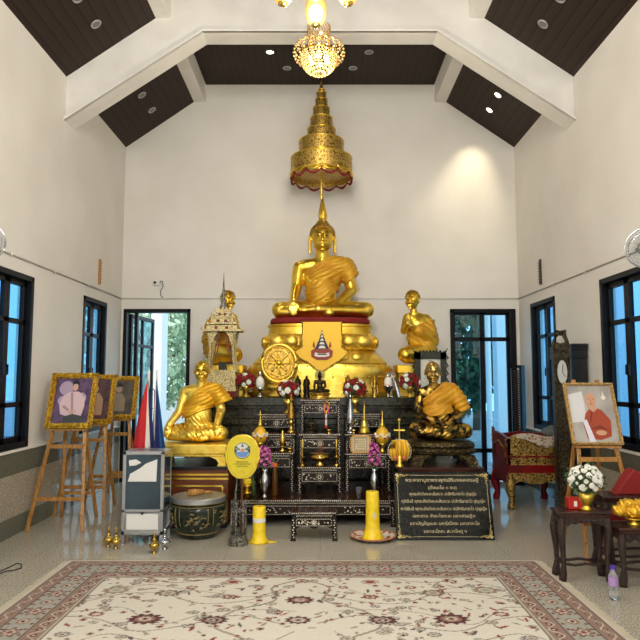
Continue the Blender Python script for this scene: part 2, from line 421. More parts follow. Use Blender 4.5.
# left back doorway: frame, inner post, leaf opened outwards
root = thing('door_1', '', ''); del root['label']; del root['category']; struct(root)
b = B(); f = .05
b.box(DL[0], DL[0] + f, YB - .02, YB + TW, 0, DT); b.box(DL[1] - f, DL[1], YB - .02, YB + TW, 0, DT); b.box(DL[0], DL[1], YB - .02, YB + TW, DT - f, DT)
b.build('door_frame', M_frameblk, root, bevel=.004)
def door_leaf(root, hinge, ang, w, h, cols, rows, name='door_leaf', pane=M_backpane):
    M = Matrix.Translation(hinge) @ Matrix.Rotation(ang, 4, 'Z'); b = B(); s = .06
    b.box(0, s, -.02, .02, .03, h, M); b.box(w - s, w, -.02, .02, .03, h, M); b.box(0, w, -.02, .02, .03, .12, M); b.box(0, w, -.02, .02, h - s, h, M)
    for i in range(1, cols): x = w * i / cols; b.box(x - .022, x + .022, -.02, .02, .1, h - .03, M)
    for z in rows: b.box(0, w, -.02, .02, z - .022, z + .022, M)
    lf = b.build(name, M_frameblk, root, bevel=.003)
    b = B(); b.box(s - .01, w - s + .01, -.003, .003, .11, h - s + .01, M); b.build('pane', pane, lf)
    b = B(); b.tube([M @ Vector(p) for p in ((w - .03, -.02, 1.0), (w - .03, -.06, 1.02), (w - .03, -.06, 1.3), (w - .03, -.02, 1.32))], .01, 6)
    b.build('handle', M_frameblk, lf, smooth=True)
door_leaf(root, (DL[0] + .06, YB + .14, 0), math.radians(84), .95, DT - .06, 2, (.42, 2.0))
b = B(); b.box(X(130, YB), X(130, YB) + .05, YB + .05, YB + .12, 0, DT - .04); b.build('door_post', M_frameblk, root)
# right back door: closed glazed double leaf
root = thing('door_2', '', ''); del root['label']; del root['category']; struct(root)
b = B()
b.box(DR[0], DR[0] + f, YB - .02, YB + TW, 0, DT); b.box(DR[1] - .09, DR[1], YB - .03, YB + TW, 0, DT); b.box(DR[0], DR[1], YB - .02, YB + TW, DT - f, DT)
b.build('door_frame', M_frameblk, root, bevel=.004)
mid = X(485.5, YB); zm = Z(339, YB); zl = Z(451, YB)
for a, c in ((DR[0] + f, mid), (mid, DR[1] - .09)):
    b = B(); t = .035
    b.box(a, a + t, YB + .05, YB + .09, .01, DT - f); b.box(c - t, c, YB + .05, YB + .09, .01, DT - f)
    b.box(a, c, YB + .05, YB + .09, DT - f - t, DT - f); b.box(a, c, YB + .05, YB + .09, .01, .1)
    b.box(a, c, YB + .05, YB + .09, zm - .03, zm + .03); b.box(a, c, YB + .05, YB + .09, zl - .03, zl + .03)
    lf = b.build('door_leaf', M_frameblk, root, bevel=.003)
    b = B(); b.box(a + t - .01, c - t + .01, YB + .068, YB + .073, .09, DT - f - t + .01); b.build('pane', M_backpane, lf)
# ceiling fittings
def slope_n(s): return Vector((-s * SL, 0, -1)).normalized()
DLS = [(78, -2, 'L', 0, 'recessed downlight high on the left slope, cut by the top edge'), (96, 24, 'L', 0, 'unlit round downlight in the left slope in front of the beam'),
       (142, 95, 'L', 0, 'unlit round downlight in the left slope behind the beam, farther from the wall'), (152, 110, 'L', 0, 'unlit round downlight in the left slope behind the beam, nearer the back wall'),
       (543, 24, 'R', 0, 'unlit round downlight in the right slope in front of the beam'), (560, -2, 'R', 0, 'recessed downlight high on the right slope, cut by the top edge'),
       (498, 95, 'R', 1, 'glowing downlight in the right slope, the upper of the lit pair'), (489.5, 110, 'R', 1, 'glowing downlight in the right slope, the lower of the lit pair'),
       (270, 52, 'F', 1, 'single glowing downlight in the flat ceiling left of the crystal chandelier'), (287, 68, 'F', 0, 'unlit downlight in the flat ceiling below left of the crystal chandelier'),
       (353, 68, 'F', 0, 'unlit downlight in the flat ceiling below right of the crystal chandelier'), (369, 52, 'F', 0, 'unlit downlight in the flat ceiling, rightmost there')]
for px, py, w, lit, lab in DLS:
    if w == 'F': n = Vector((0, 0, -1)); p = on_plane(px, py, (0, 0, ZF), n)
    else:
        s = -1 if w == 'L' else 1; n = slope_n(s); p = on_plane(px, py, (s * W, 0, ZE), n)
    root = thing('ceiling_downlight', lab, 'ceiling light', p, group='recessed ceiling downlights')
    root.rotation_euler = n.to_track_quat('Z', 'Y').to_euler()
    B().lathe([(.048, -.01), (.062, -.005), (.062, .006), (.048, .01), (.044, 0)], 24).build('ring', M_alu, root, smooth=True)
    B().lathe([(.0, -.01), (.045, -.01), (.045, .002), (0, .004)], 20).build('lens', M_bulb2 if lit else M_downoff, root)
    if lit:
        L = bpy.data.lights.new('downlight_beam', 'SPOT'); L.energy = 26 if w == 'R' else 20; L.spot_size = math.radians(62); L.spot_blend = .9; L.color = (1, .84, .58); L.shadow_soft_size = .05
        lo_ = bpy.data.objects.new('downlight_beam', L); COL.objects.link(lo_); lo_.location = p + n * .04
        aim = Vector((.0, .62 if w == 'R' else .15, -1)); aim.x = -.18 if w == 'R' else 0
        lo_.rotation_euler = (-aim).to_track_quat('Z', 'Y').to_euler()

# wall slats, wall fans, small camera box
for s, px, lab in ((-1, 99.5, 'short light wooden slat fixed upright on the left wall'), (1, 539, 'short dark red wooden slat fixed upright on the right wall')):
    b = B(); yy = 8.45; xs = sorted((s * W, s * (W - .02))); b.box(*xs, yy - .03, yy + .03, 2.74, 3.08)
    for k in range(8): b.cyl((s * (W - .02), yy + .0, 2.77 + k * .037), (s * (W - .045), yy + .0, 2.77 + k * .037), .005, n=6)
    tag(b.build('wall_slat', M_easel if s < 0 else M_carved, bevel=.003), lab, 'wooden slat')
def wall_fan(s, lab):
    root = thing('wall_fan', lab, 'fan', (s * W, 5.4 if s < 0 else 5.58, 2.64 if s < 0 else 2.62))
    b = B(); b.box(*sorted((0, -s * .04)), -.06, .06, -.12, .06); b.tube([(-s * .02, 0, 0), (-s * .1, 0, .02), (-s * .16, -.02, 0)], .02, 8); b.build('mount', M_grey, root, smooth='auto')
    c = Vector((-s * .13, -.12, 0)); d = Vector((-s * .35, -1, -.12)).normalized(); q = d.to_track_quat('Z', 'Y').to_matrix().to_4x4(); T = Matrix.Translation(c) @ q
    B().lathe([(0, -.1), (.06, -.1), (.07, 0), (.03, .04), (0, .04)], 16, M=T).build('motor', M_grey, root, smooth=True)
    R = .17
    b = B()
    for z, r in ((-.04, R * .8), (.0, R), (.05, R), (.09, R * .75), (.105, R * .35)):
        b.tube([T @ Vector((r * math.cos(a), r * math.sin(a), z)) for a in [2 * PI * i / 32 for i in range(33)]], .0035 if r < R else .006, 5)
    for i in range(40):
        a = 2 * PI * i / 40; b.tube([T @ Vector((r * math.cos(a), r * math.sin(a), z)) for r, z in ((.05, -.05), (R * .8, -.04), (R, 0), (R, .05), (R * .75, .09), (.03, .108))], .0016, 4)
    b.build('cage', M_alu, root)
    b = B()
    for i in range(3):
        a = 2 * PI * i / 3; pts = []
        for t, wd in ((.03, .02), (.08, .05), (.13, .06), (.155, .035)):
            pts.append((T @ Vector((t * math.cos(a) - wd * math.sin(a), t * math.sin(a) + wd * math.cos(a), .05)), T @ Vector((t * math.cos(a) + wd * math.sin(a), t * math.sin(a) - wd * math.cos(a), .02))))
        rg = [[p, q_, q_ + d * .003, p + d * .003] for p, q_ in pts]; b._grid(rg)
    b.build('blade_set', M_plasticclear, root, smooth='auto')
wall_fan(-1, 'grey caged fan on the left wall, cut by the frame edge'); wall_fan(1, 'grey caged fan on the right wall, cut by the frame edge')
p = P(157, 283, YB - .03)
root = thing('security_camera', 'small white box camera with trailing cable on the back wall', 'camera', (p.x, YB, p.z))
B().box(-.045, .045, -.07, 0, -.04, .04).build('housing', M_white_p, root, bevel=.008)
B().cyl((-.02, -.07, 0), (-.02, -.085, 0), .02).build('lens', M_dark, root)
B().tube([(.04, -.04, .02), (.08, -.03, .03), (.09, -.02, -.05), (.05, -.02, -.12), (.06, -.02, -.19), (.1, -.01, -.23)], .006, 6).build('cable', M_dark, root, smooth=True)

# ------------------------------------------------------------------ outside
b = B(); b.box(-14, 14, YB + TW + .01, 30, -.25, -.02); struct(b.build('ground_outside', M_extground))
b = B(); b.box(X(148, 11.2), X(160, 11.2), 11.2, 11.6, -.02, 5); tag(b.build('outside_column', M_extwhite, bevel=.02), 'white square column outside the left back doorway', 'column')
b = B(); x0 = X(499, 12); b.box(x0, x0 + 2.5, 12, 12.3, -.02, 5); tag(b.build('outside_wall', M_extwhite, bevel=.02), 'pale outside wall behind the right back door', 'wall')
b = B(); xc = X(490.5, 11.8); b.cyl((xc, 11.8, -.02), (xc, 11.8, 5), .05); tag(b.build('drain_pipe', M_extwhite, smooth='auto'), 'round white pipe outside beside the pale wall', 'pipe')
b = B(); b.box(-9, -3.15, 17, 17.3, -.02, .9); tag(b.build('garden_wall', M_extwhite), 'low pale garden wall outside under the left tree', 'wall')
def tree(name, lab, x, y, h, r, m, n, seed):
    rnd = random.Random(seed); root = thing(name, lab, 'tree', (x, y, -.02), group=None)
    b = B(); b.tube([(0, 0, 0), (.05, 0, h * .3), (-.05, .05, h * .6)], [.12, .1, .06], 8)
    for i in range(6):
        a = i * 1.05; b.tube([(0, 0, h * (.3 + .05 * i)), (math.cos(a) * r * .4, math.sin(a) * r * .4, h * (.5 + .05 * i)), (math.cos(a) * r * .75, math.sin(a) * r * .75, h * (.62 + .05 * i))], [.05, .03, .012], 6)
    b.build('trunk', M_bark, root, smooth=True)
    V = []; Fc = []
    for i in range(n):
        c = Vector((rnd.gauss(0, 1), rnd.gauss(0, 1), rnd.gauss(0, 1))).normalized() * rnd.uniform(.45, 1) ** .5
        ctr = Vector((c.x * r, c.y * r, h * .62 + c.z * h * .45)); s_ = rnd.uniform(.05, .12)
        q = Euler((rnd.uniform(0, 6), rnd.uniform(0, 6), rnd.uniform(0, 6))).to_matrix(); k = len(V)
        for u, v in ((-1, 0), (0, -.5), (1, 0), (0, .5)): V.append(ctr + q @ Vector((u * s_, v * s_, 0)))
        Fc.append((k, k + 1, k + 2, k + 3))
    me = bpy.data.meshes.new('foliage'); me.from_pydata([tuple(v) for v in V], [], Fc); me.materials.append(m); link('foliage', me, root)
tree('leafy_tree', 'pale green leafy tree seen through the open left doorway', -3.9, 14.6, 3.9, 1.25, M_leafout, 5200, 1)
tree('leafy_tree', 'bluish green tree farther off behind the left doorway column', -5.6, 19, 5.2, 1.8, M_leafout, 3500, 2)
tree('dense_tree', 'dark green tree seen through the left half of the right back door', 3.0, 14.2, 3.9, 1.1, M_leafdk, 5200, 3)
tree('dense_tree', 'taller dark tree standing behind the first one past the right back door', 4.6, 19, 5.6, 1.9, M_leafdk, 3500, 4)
# ------------------------------------------------------------------ altar
YA = 7.8; ZA = Z(397.5, YA)
root = thing('marble_altar', 'long dark green marble altar with stepped mouldings against the back wall', 'altar', (0, 0, 0))
b = B(); b.box(-1.52, 1.52, YA, 9.4, ZA - .1, ZA); b.build('slab', M_marble, root, bevel=.008)
b = B(); b.box(-1.48, 1.48, YA + .04, 9.4, ZA - .13, ZA - .1); b.box(-1.42, 1.42, YA + .14, 9.4, ZA - .26, ZA - .13); b.box(-1.47, 1.47, YA + .06, 9.4, ZA - .33, ZA - .26); b.build('moulding', M_marble, root, bevel=.006)
b = B(); b.box(-1.42, 1.42, YA + .12, 9.4, 0, ZA - .33); b.build('body', M_marble, root)

# ------------------------------------------------------------------ throne (lotus pedestal)
TY = 8.72; K = TY / F
def hz(py, Y=8.2): return max(0., Z(py, Y) - ZA) if py < 397 else 0.
thr = thing('lotus_throne', 'tiered gilded lotus throne under the large seated Buddha', 'pedestal', (0, TY, ZA))
def ring(z, hx, hy=None): return (hx, z, hy or min(hx * .62, .56))
def loft(levels, n=64, power=3.2, bumps=None):
    b = B(); rg = []
    for i, (hx, z, hy) in enumerate(levels):
        r = []
        for k in range(n):
            a = 2 * PI * k / n; ca, sa = math.cos(a), math.sin(a)
            ca = math.copysign(abs(ca) ** (2 / power), ca); sa = math.copysign(abs(sa) ** (2 / power), sa)
            r.append(Vector((hx * ca, hy * sa, z)))
        rg.append(r)
    b._grid(rg); return b
def perim(hx, hy, n, power=3.2):
    out = []
    for k in range(n):
        a = 2 * PI * (k + .5) / n; ca, sa = math.cos(a), math.sin(a)
        out.append(Vector((hx * math.copysign(abs(ca) ** (2 / power), ca), hy * math.copysign(abs(sa) ** (2 / power), sa), 0)))
    return out
s_ = 8.2 / F
base = [(75, 397.5), (75, 395), (76, 394), (76, 392), (72, 391), (71, 379), (73, 377.5), (76.5, 374), (76.5, 370), (74, 366.5), (69.5, 364.5), (70.5, 363), (69, 361), (64, 356), (58, 351.5), (56, 350)]
b = loft([ring(hz(y), hx * s_) for hx, y in base])
for lv, cnt, r, hy, hx in ((377, 52, .014, .57, 74.5), (366, 52, .011, .565, 73.5)):
    for v in perim(hx * s_ + .0, hy, cnt): b.sph((v.x, v.y, hz(lv)), r, 8, 5)
for k in range(-3, 4): b.sph((k * .155, -.50 + .012 * max(0, abs(k) - 2) ** 2, hz(357.5)), (.074, .04, .06), 14, 8)
b.build('flared_base', M_goldpaint, thr, smooth='auto')
roll = [(55, 350), (60, 347.5), (62, 344), (61.5, 339), (58, 335), (54, 333)]
b = loft([ring(hz(y), hx * s_) for hx, y in roll])
for k in range(-3, 4):
    b.sph((k * .185, -.465 + .02 * (abs(k) == 3), hz(341)), (.1, .05, .085), 16, 10)
for s in (-1, 1):
    for yy in (-.32, -.1, .12, .34): b.sph((s * .735, yy * .8, hz(341)), (.045, .1, .08), 12, 8)
for lv, hx_, hy_ in ((334, 55, .535), (348.5, 58.5, .535)):
    for v in perim(hx_ * s_, hy_, 56): b.sph((v.x, v.y, hz(lv)), .011, 6, 4)
b.build('lotus_roll', M_goldpaint, thr, smooth=True)
loft([ring(hz(y), hx * s_) for hx, y in [(55, 333.5), (54.5, 332), (54, 326), (55.5, 325), (55.5, 323), (53, 322.5)]]).build('top_slab', M_gold, thr, smooth='auto')
b = loft([ring(hz(322.5), 51 * s_, .47), ring(hz(321.5), 52.5 * s_, .48), ring(hz(318), 52.5 * s_, .48), ring(hz(316.5), 51 * s_, .47)])
b.build('cushion', M_red, thr, smooth='auto')
ZS = ZA + hz(317)
# yellow drape with emblem
dr = thing('emblem_drape', 'yellow pointed cloth with royal emblem hanging on the throne front', 'cloth', (0, TY - .60, ZA))
def drx(px): return X(px, 8.12, 345)
outl = [(302, 322), (302, 348), (294, 352), (299, 358), (308, 363), (315, 369), (321, 373), (327, 369), (335, 364), (343, 359), (349, 353), (342, 348), (342, 322)]
b = B(); b.prism([(drx(x), Z(y, 8.12) - ZA) for x, y in outl], -.012, 0); b.build('cloth', M_yellow, dr)
b = B()
q = [(drx(x), Z(y, 8.12) - ZA) for x, y in outl]
b.tube([(x * .985, -.016, z + .01) for x, z in q], .009, 6); b.build('border', M_golddark, dr, smooth=True)
b = B()
ez = lambda y: Z(y, 8.12) - ZA
def ep(x, y): return (drx(x), ez(y))
b.mi = 0
b.prism([ep(311.5, 357), ep(311, 351), ep(314, 349), ep(330, 349), ep(333, 351), ep(332, 357), ep(327, 360), ep(317, 360)], -.022, -.012)
b.mi = 1
b.prism([ep(314.5, 356), ep(315, 352.5), ep(319, 353.5), ep(325, 353.5), ep(329, 352.5), ep(329.5, 356), ep(325, 357), ep(318, 357)], -.028, -.022)
b.mi = 2
b.prism([ep(317, 355), ep(318, 353.8), ep(326, 353.8), ep(327, 355)], -.032, -.028)
for w_, y0, y1 in ((7, 349, 345), (5.2, 345, 341.5), (3.4, 341.5, 338), (2, 338, 334.5), (.9, 334.5, 330.5)):
    b.mi = 2; b.prism([ep(322 - w_, y0), ep(322 + w_, y0), ep(322 + w_ * .75, y1), ep(322 - w_ * .75, y1)], -.022, -.012)
    b.mi = 1; b.prism([ep(322 - w_ * .55, y0 - .6), ep(322 + w_ * .55, y0 - .6), ep(322 + w_ * .3, y1 + .8), ep(322 - w_ * .3, y1 + .8)], -.027, -.022)
b.mi = 0
for s in (-1, 1):
    b.prism([ep(322 + s * 7, 349), ep(322 + s * 9.5, 346), ep(322 + s * 8.2, 341), ep(322 + s * 7, 345)], -.024, -.012)
b.build('emblem', [mat('emblem_red', srgb(150, 60, 50), .6), M_white, mat('emblem_navy', srgb(40, 42, 70), .6)], dr)

# ------------------------------------------------------------------ face / hands helpers
def face_extras(root, k, hc, r, depth, eyes=M_dark, white=M_white, s=1.):
    """brow, eye and lip slivers following the face; hc head centre in figure units"""
    b = B()
    def onf(dx, dz, out=.0):
        q = max(0., 1 - (dx / r[0]) ** 2 - (dz / r[2]) ** 2)
        return Vector((hc[0] + dx, hc[1] - r[1] * math.sqrt(q) - out, hc[2] + dz)) * k
    for sg in (-1, 1):
        pts = [onf(sg * (1.2 + t * 5.2) * s, (3.2 + 1.6 * math.sin(t * PI * .9)) * s, .45) for t in (0, .25, .5, .75, 1)]
        b.tube(pts, [.2 * k * s, .5 * k * s, .55 * k * s, .5 * k * s, .2 * k * s], 6)
        pts = [onf(sg * (1.8 + t * 3.8) * s, (.9 - .5 * math.sin(t * PI)) * s, .9) for t in (0, .33, .66, 1)]
        b.tube(pts, [.2 * k * s, .55 * k * s, .55 * k * s, .2 * k * s], 6)
    b.build('brow_and_eyelid', eyes, root, smooth=True)

def hand(c, out, k_n=4, L=9., sp=2.1, w=1.15, down=True):
    """blobs for a hand at c: palm, four unequal bent fingers, thumb; out = finger direction"""
    c = Vector(c); out = Vector(out).normalized(); up = Vector((0, -.5, 1)) if abs(out.z) < .6 else Vector((0, -1, 0))
    side = out.cross(up).normalized(); nrm = side.cross(out).normalized()
    bl = [('s', tuple(c), (sp * 2.0, 2.6, 3.2) if abs(out.z) > .6 else (3.6, sp * 1.6, 2.2))]
    for i in range(k_n):
        o = (i - 1.5) * sp; ln = L * (.82, 1., .95, .74)[i]
        p0 = c + side * o * .8 + out * 1.5; p1 = p0 + out * ln * .5 + side * o * .06 + nrm * .4; p2 = p1 + out * ln * .5 - nrm * .8
        bl.append(('c', tuple(p0), w * 1.1, tuple(p1), w, tuple(p2), w * .75))
    t0 = c - side * sp * 1.6; t1 = t0 - side * 1.4 + out * 2.6; t2 = t1 + out * 2.6
    bl.append(('c', tuple(t0), w * 1.2, tuple(t1), w * 1.1, tuple(t2), w * .8))
    return bl

# ------------------------------------------------------------------ main Buddha
KB = 8.55 / F * .99
bud = thing('buddha_statue', 'large golden Buddha seated cross-legged on the lotus throne', 'statue', (X(322, 8.6), 8.66, ZS))
body = [('s', (0, 6, 11), (19, 13, 11)), ('s', (0, 4, 28), (15, 11, 18)), ('s', (1, 5, 48), (19, 11.5, 13)), ('c', (-19, 5, 55), 8, (0, 6, 57), 9, (21, 5, 55), 8),
        ('c', (.5, 4.5, 57), 10, (.5, 3, 66), 7.4, (.5, 3, 75), 6.8), ('s', (-12, 5, 44), (9, 9, 13)), ('s', (13, 5, 44), (9, 9, 13)), ('c', (-23.5, 4, 54), 7.2, (-26.5, 1, 33), 5.8, (-28.5, -15, 18), 4.3),
        ('c', (25, 4, 54), 7.2, (31, 1, 30), 5.8, (14, -11, 13), 4.2),
        ('c', (-9, 5, 10), 11, (-43, -4, 9), 8.6), ('c', (10, 5, 10), 11, (45, -4, 9), 8.6),
        ('c', (-43, -5, 7), 7.4, (8, -17, 4.6), 4.8), ('c', (45, -5, 8), 7.4, (-4, -19, 8.2), 4.9), ('c', (-2, -19, 9), 4.2, (-22, -17, 7), 3.2), ('s', (-18, -18, 7.4), (6, 3.2, 3.4))]
body += hand((-29, -19.5, 13.5), (0, -.12, -1), L=11, sp=2.7, w=1.3) + hand((6, -15, 13.5), (-1, -.1, .05), L=10, sp=2.0, w=1.35)
me = blob_mesh('body', body, KB, .011, 5); me.materials.append(M_gold); link('body', me, bud, smooth=True)
headb = [('s', (.5, 1, 86), (11.6, 12, 13)), ('s', (.5, -.5, 79), (10, 10, 9)), ('c', (.5, 3, 66), 7, (.5, 3, 76), 7), ('s', (-12.6, 2.5, 82), (1.7, 3, 7)), ('s', (13.6, 2.5, 82), (1.7, 3, 7)),
         ('c', (-12.4, 2.5, 78), 1.8, (-12.6, 2, 70), 1.6), ('c', (13.4, 2.5, 78), 1.8, (13.6, 2, 70), 1.6),
         ('c', (.5, -10.3, 87), 1., (.5, -12.4, 80.5), 2.), ('s', (-1.3, -11, 80), (1.5, 1.5, 1.2)), ('s', (2.3, -11, 80), (1.5, 1.5, 1.2)),
         ('s', (.5, -10.2, 76.3), (3.8, 1.5, 1.)), ('s', (.5, -10, 74.6), (2.8, 1.6, 1.)), ('s', (.5, -8.8, 71), (3, 2, 2)), ('s', (-3.9, -9.6, 84.5), (2.6, 1.6, 1.5)), ('s', (4.9, -9.6, 84.5), (2.6, 1.6, 1.5))]
me = blob_mesh('head', headb, KB, .0055, 3); me.materials.append(M_gold); hd = link('head', me, bud, smooth=True)
face_extras(hd, KB, (.5, 1, 84), (11.6, 12.2, 14), 0)
b = B(); c0 = Vector((.5, 3, 89))
N_ = 420
for i in range(N_):
    t = i / N_; zz = 1 - 1.35 * t; rr = math.sqrt(max(0, 1 - zz * zz)); a = i * 2.39996
    q = Vector((rr * math.cos(a), rr * math.sin(a), zz))
    p_ = Vector((c0.x + q.x * 12.6, c0.y + q.y * 12.4, c0.z + q.z * 11.6))
    if q.y < -.2 and p_.z < 94.5 - .055 * (p_.x - .5) ** 2: continue
    if p_.z < 79: continue
    b.sph(p_ * KB, 1.05 * KB, 6, 4)
for i in range(110):
    t = i / 110; zz = 1 - t; rr = math.sqrt(max(0, 1 - zz * zz)); a = i * 2.39996
    b.sph(Vector((.5 + rr * math.cos(a) * 6.5, 3 + rr * math.sin(a) * 6.5, 98 + zz * 6)) * KB, .95 * KB, 6, 4)
b.sph(c0 * KB, (12.3 * KB, 12 * KB, 11.3 * KB), 20, 12) if False else None
b.build('curled_hair', M_golddark, bud, smooth=True)
b = B(); b.sph((c0 + Vector((0, 2, .3))) * KB, (12.4 * KB, 10.8 * KB, 11.2 * KB), 22, 14); b.sph(Vector((.5, 3, 98)) * KB, (6.3 * KB, 6.3 * KB, 6 * KB), 16, 10); b.build('skull_cap', M_golddark, bud, smooth=True)
b = B(); b.lathe([(4.6 * KB, 101 * KB), (5 * KB, 103 * KB), (3.6 * KB, 105 * KB), (4.2 * KB, 107 * KB), (4.4 * KB, 110 * KB), (3.2 * KB, 117 * KB), (1.6 * KB, 124 * KB), (.4 * KB, 132 * KB)], 20, (.5 * KB, 3 * KB, 0), petals=5, amp=.14)
b.build('flame_finial', M_gold, bud, smooth=True)
rb = [('s', (1, 5, 48), (19, 11.5, 13)), ('s', (0, 4, 28), (15.5, 11.5, 18)), ('c', (-19, 5, 55), 8, (0, 6, 57.5), 11, (21, 5, 55), 8.5), ('c', (25, 4, 55), 7.6, (32, 1, 38), 7, (36, 2, 30), 6)]
me = robe_mesh('robe', rb, KB, .011, [((-18, 0, 50), (-.47, 0, .88)), ((-7, 0, 11), (.62, 0, -.78))], grow=2., folds=(.5, 4.6, (-.5, 0, .85))); me.materials.append(M_robe)
o = link('robe', me, bud, smooth=True); md = o.modifiers.new('s', 'SOLIDIFY'); md.thickness = .012; md.offset = 0

rest_later = (bud, ZS)
# ------------------------------------------------------------------ nine-tiered umbrella
UY = 8.62
um = thing('tiered_umbrella', 'gold nine-tiered ceremonial umbrella hanging above the large Buddha', 'umbrella', (X(321.5, UY), UY, 0))
M_filig = mat('pierced_gold_filigree', srgb(212, 178, 92), .38, .85, .5, 70, srgb(112, 80, 40), 48, lo=.5, hi=.6)
tiers = [(31.5, 175, 159), (23, 155, 142), (14.5, 140, 130), (11.4, 129, 118.5), (8.6, 117.5, 108.5), (6.2, 107.5, 100), (4.8, 99, 93), (3.2, 93, 90)]
su = UY / F
for i, (r, yb, yt) in enumerate(tiers):
    R = r * su; z0, z1 = Z(yb, UY - R), Z(yt, UY - R)
    z0, z1 = Z(yb, UY), Z(yt, UY)
    b = B(); n = 40
    b.lathe([(R, z0), (R, z1), (R * .93, z1 + .012), (R * .55, z1 + .03), (.02, z1 + .05)], n); b.build('tier', M_filig, um, smooth='auto')
    B().torus((0, 0, z0), R, .012, 40, 6).build('rim', M_gold, um, smooth=True); B().torus((0, 0, z1), R * .995, .009, 40, 6).build('rim', M_gold, um, smooth=True)
    if i == 0:
        b = B(); b.lathe([(R * .96, z1 - .06), (R * .96, z1 - .03), (.03, z1 + .0), (.03, z1 - .03)], 40); b.build('red_lining', M_red, um)
        for nm, m_, zz, rr, dp in (('gold_swag', M_gold, z0 + .01, R * 1.01, .05), ('red_swag', M_red, z0 - .04, R * .99, .055)):
            b = B()
            for k in range(12):
                a0 = 2 * PI * k / 12; a1 = 2 * PI * (k + 1) / 12
                pts = [(rr * math.cos(a0 + (a1 - a0) * t), rr * math.sin(a0 + (a1 - a0) * t), zz - dp * math.sin(t * PI)) for t in [j / 8 for j in range(9)]]
                b.tube(pts, [.006 + .012 * math.sin(j / 8 * PI) for j in range(9)], 6); b.sph(pts[0], (.013, .013, .028), 8, 6)
            b.build(nm, m_, um, smooth=True)
        b = B(); b._grid([[Vector((R * .955 * math.cos(2 * PI * k / 40), R * .955 * math.sin(2 * PI * k / 40), z)) for k in range(40)] for z in (z0 - .05, z1)], cap=False); b.build('valance', M_filig, um, smooth=True)
B().lathe([(.03, Z(91, UY)), (.035, Z(89, UY)), (.015, Z(87, UY)), (.022, Z(85, UY)), (.008, Z(82, UY)), (.004, Z(80, UY))], 14).build('finial', M_gold, um, smooth=True)
b = B(); b.cyl((0, 0, Z(199, UY)), (0, 0, Z(160, UY)), .017); b.sph((0, 0, Z(196, UY)), (.025, .025, .035)); b.build('pole', M_goldpaint, um, smooth='auto')
b = B(); b.cyl((0, 0, Z(80.2, UY)), (0, 0, ZF), .004, n=6); b.build('hanging_wire', M_black, um)

# ------------------------------------------------------------------ seated monk statues
def head_blobs(c, s=1., turn=0.):
    c = Vector(c); R = Matrix.Rotation(turn, 3, 'Z')
    def q(x, y, z): return tuple(c + R @ (Vector((x, y, z)) * s))
    return [('s', q(0, .8, 1.2), (7.6 * s, 8.8 * s, 8.8 * s)), ('s', q(0, -1, -5), (6.3 * s, 6.6 * s, 6 * s)), ('s', q(-7.6, 1, -1), (1 * s, 2 * s, 3.2 * s)), ('s', q(7.6, 1, -1), (1 * s, 2 * s, 3.2 * s)),
            ('c', q(0, -7.4, .8), .7 * s, q(0, -9, -3.4), 1.45 * s), ('s', q(-1.5, -7.9, -3.6), (1.1 * s,) * 3), ('s', q(1.5, -7.9, -3.6), (1.1 * s,) * 3), ('s', q(0, -7.2, -6.6), (2.9 * s, 1.1 * s, .8 * s)), ('s', q(0, -6.9, -8.1), (2.3 * s, 1.1 * s, .8 * s)),
            ('s', q(-3, -7, 2.), (2.6 * s, 1.3 * s, .7 * s)), ('s', q(3, -7, 2.), (2.6 * s, 1.3 * s, .7 * s)), ('s', q(-4.2, -5.6, -3.6), (2 * s, 2 * s, 2 * s)), ('s', q(4.2, -5.6, -3.6), (2 * s, 2 * s, 2 * s)), ('s', q(0, -5.6, -10), (2.4 * s, 1.8 * s, 1.8 * s))]
KM = 6.95 / F
MZ = None
def monk(root, body, headc, headturn, bodymat, headmat, robe, robecuts, robemat, folds, eyes, s=1., lowmat=M_goldpaint):
    me = blob_mesh('body', body, KM, .0095, 4); me.materials.append(bodymat); link('body', me, root, smooth=True)
    me = blob_mesh('head', head_blobs(headc, s, headturn), KM, .0045, 3); me.materials.append(headmat); h = link('head', me, root, smooth=True)
    b = B(); R = Matrix.Rotation(headturn, 3, 'Z'); hc = Vector(headc)
    for sg in (-1, 1):
        b.tube([(hc + R @ (Vector((sg * x, y, z)) * s)) * KM for x, y, z in ((1.6, -8.6, .1), (3., -8.35, -.25), (4.6, -7.3, .0))], [.2 * KM, .55 * KM, .2 * KM], 6)
        b.tube([(hc + R @ (Vector((sg * x, y, z)) * s)) * KM for x, y, z in ((1.3, -8.3, 2.6), (3.2, -8., 3.4), (5.4, -6.6, 2.7))], [.2 * KM, .45 * KM, .2 * KM], 6)
    b.build('eye_lines', eyes, h, smooth=True)
    me = robe_mesh('robe', robe, KM, .009, robecuts, 1.4, folds); me.materials.append(robemat)
    o = link('robe', me, root, smooth=True); md = o.modifiers.new('s', 'SOLIDIFY'); md.thickness = .01; md.offset = 0
    lb = [('s', (0, 4, 10), (17, 12, 9)), ('c', (-8, 4, 9), 8.5, (-21, -3, 8.5), 7), ('c', (9, 4, 9), 8.5, (20, -3, 8.5), 7), ('c', (-20, -5, 7.5), 5.8, (4, -14.5, 6), 4.6), ('c', (20, -5, 7.5), 5.8, (-4, -15, 7), 4.6), ('s', (0, 3, 22), (12.6, 9.4, 12))]
    me = robe_mesh('lower_robe', lb, KM, .009, [((0, 0, 31), (0, 0, 1)), ((0, 0, 1.6), (0, 0, -1))], 1.0, (.5, 3.4, (.75, .1, .6) if lowmat is M_goldpaint else (-.6, .1, .75))); me.materials.append(lowmat); link('lower_robe', me, root, smooth=True)
def rest(root, z):
    bpy.context.view_layer.update()
    lo = min((o.matrix_world @ v.co).z for o in root.children_recursive if o.type == 'MESH' for v in o.data.vertices)
    root.location.z += z - lo + .003
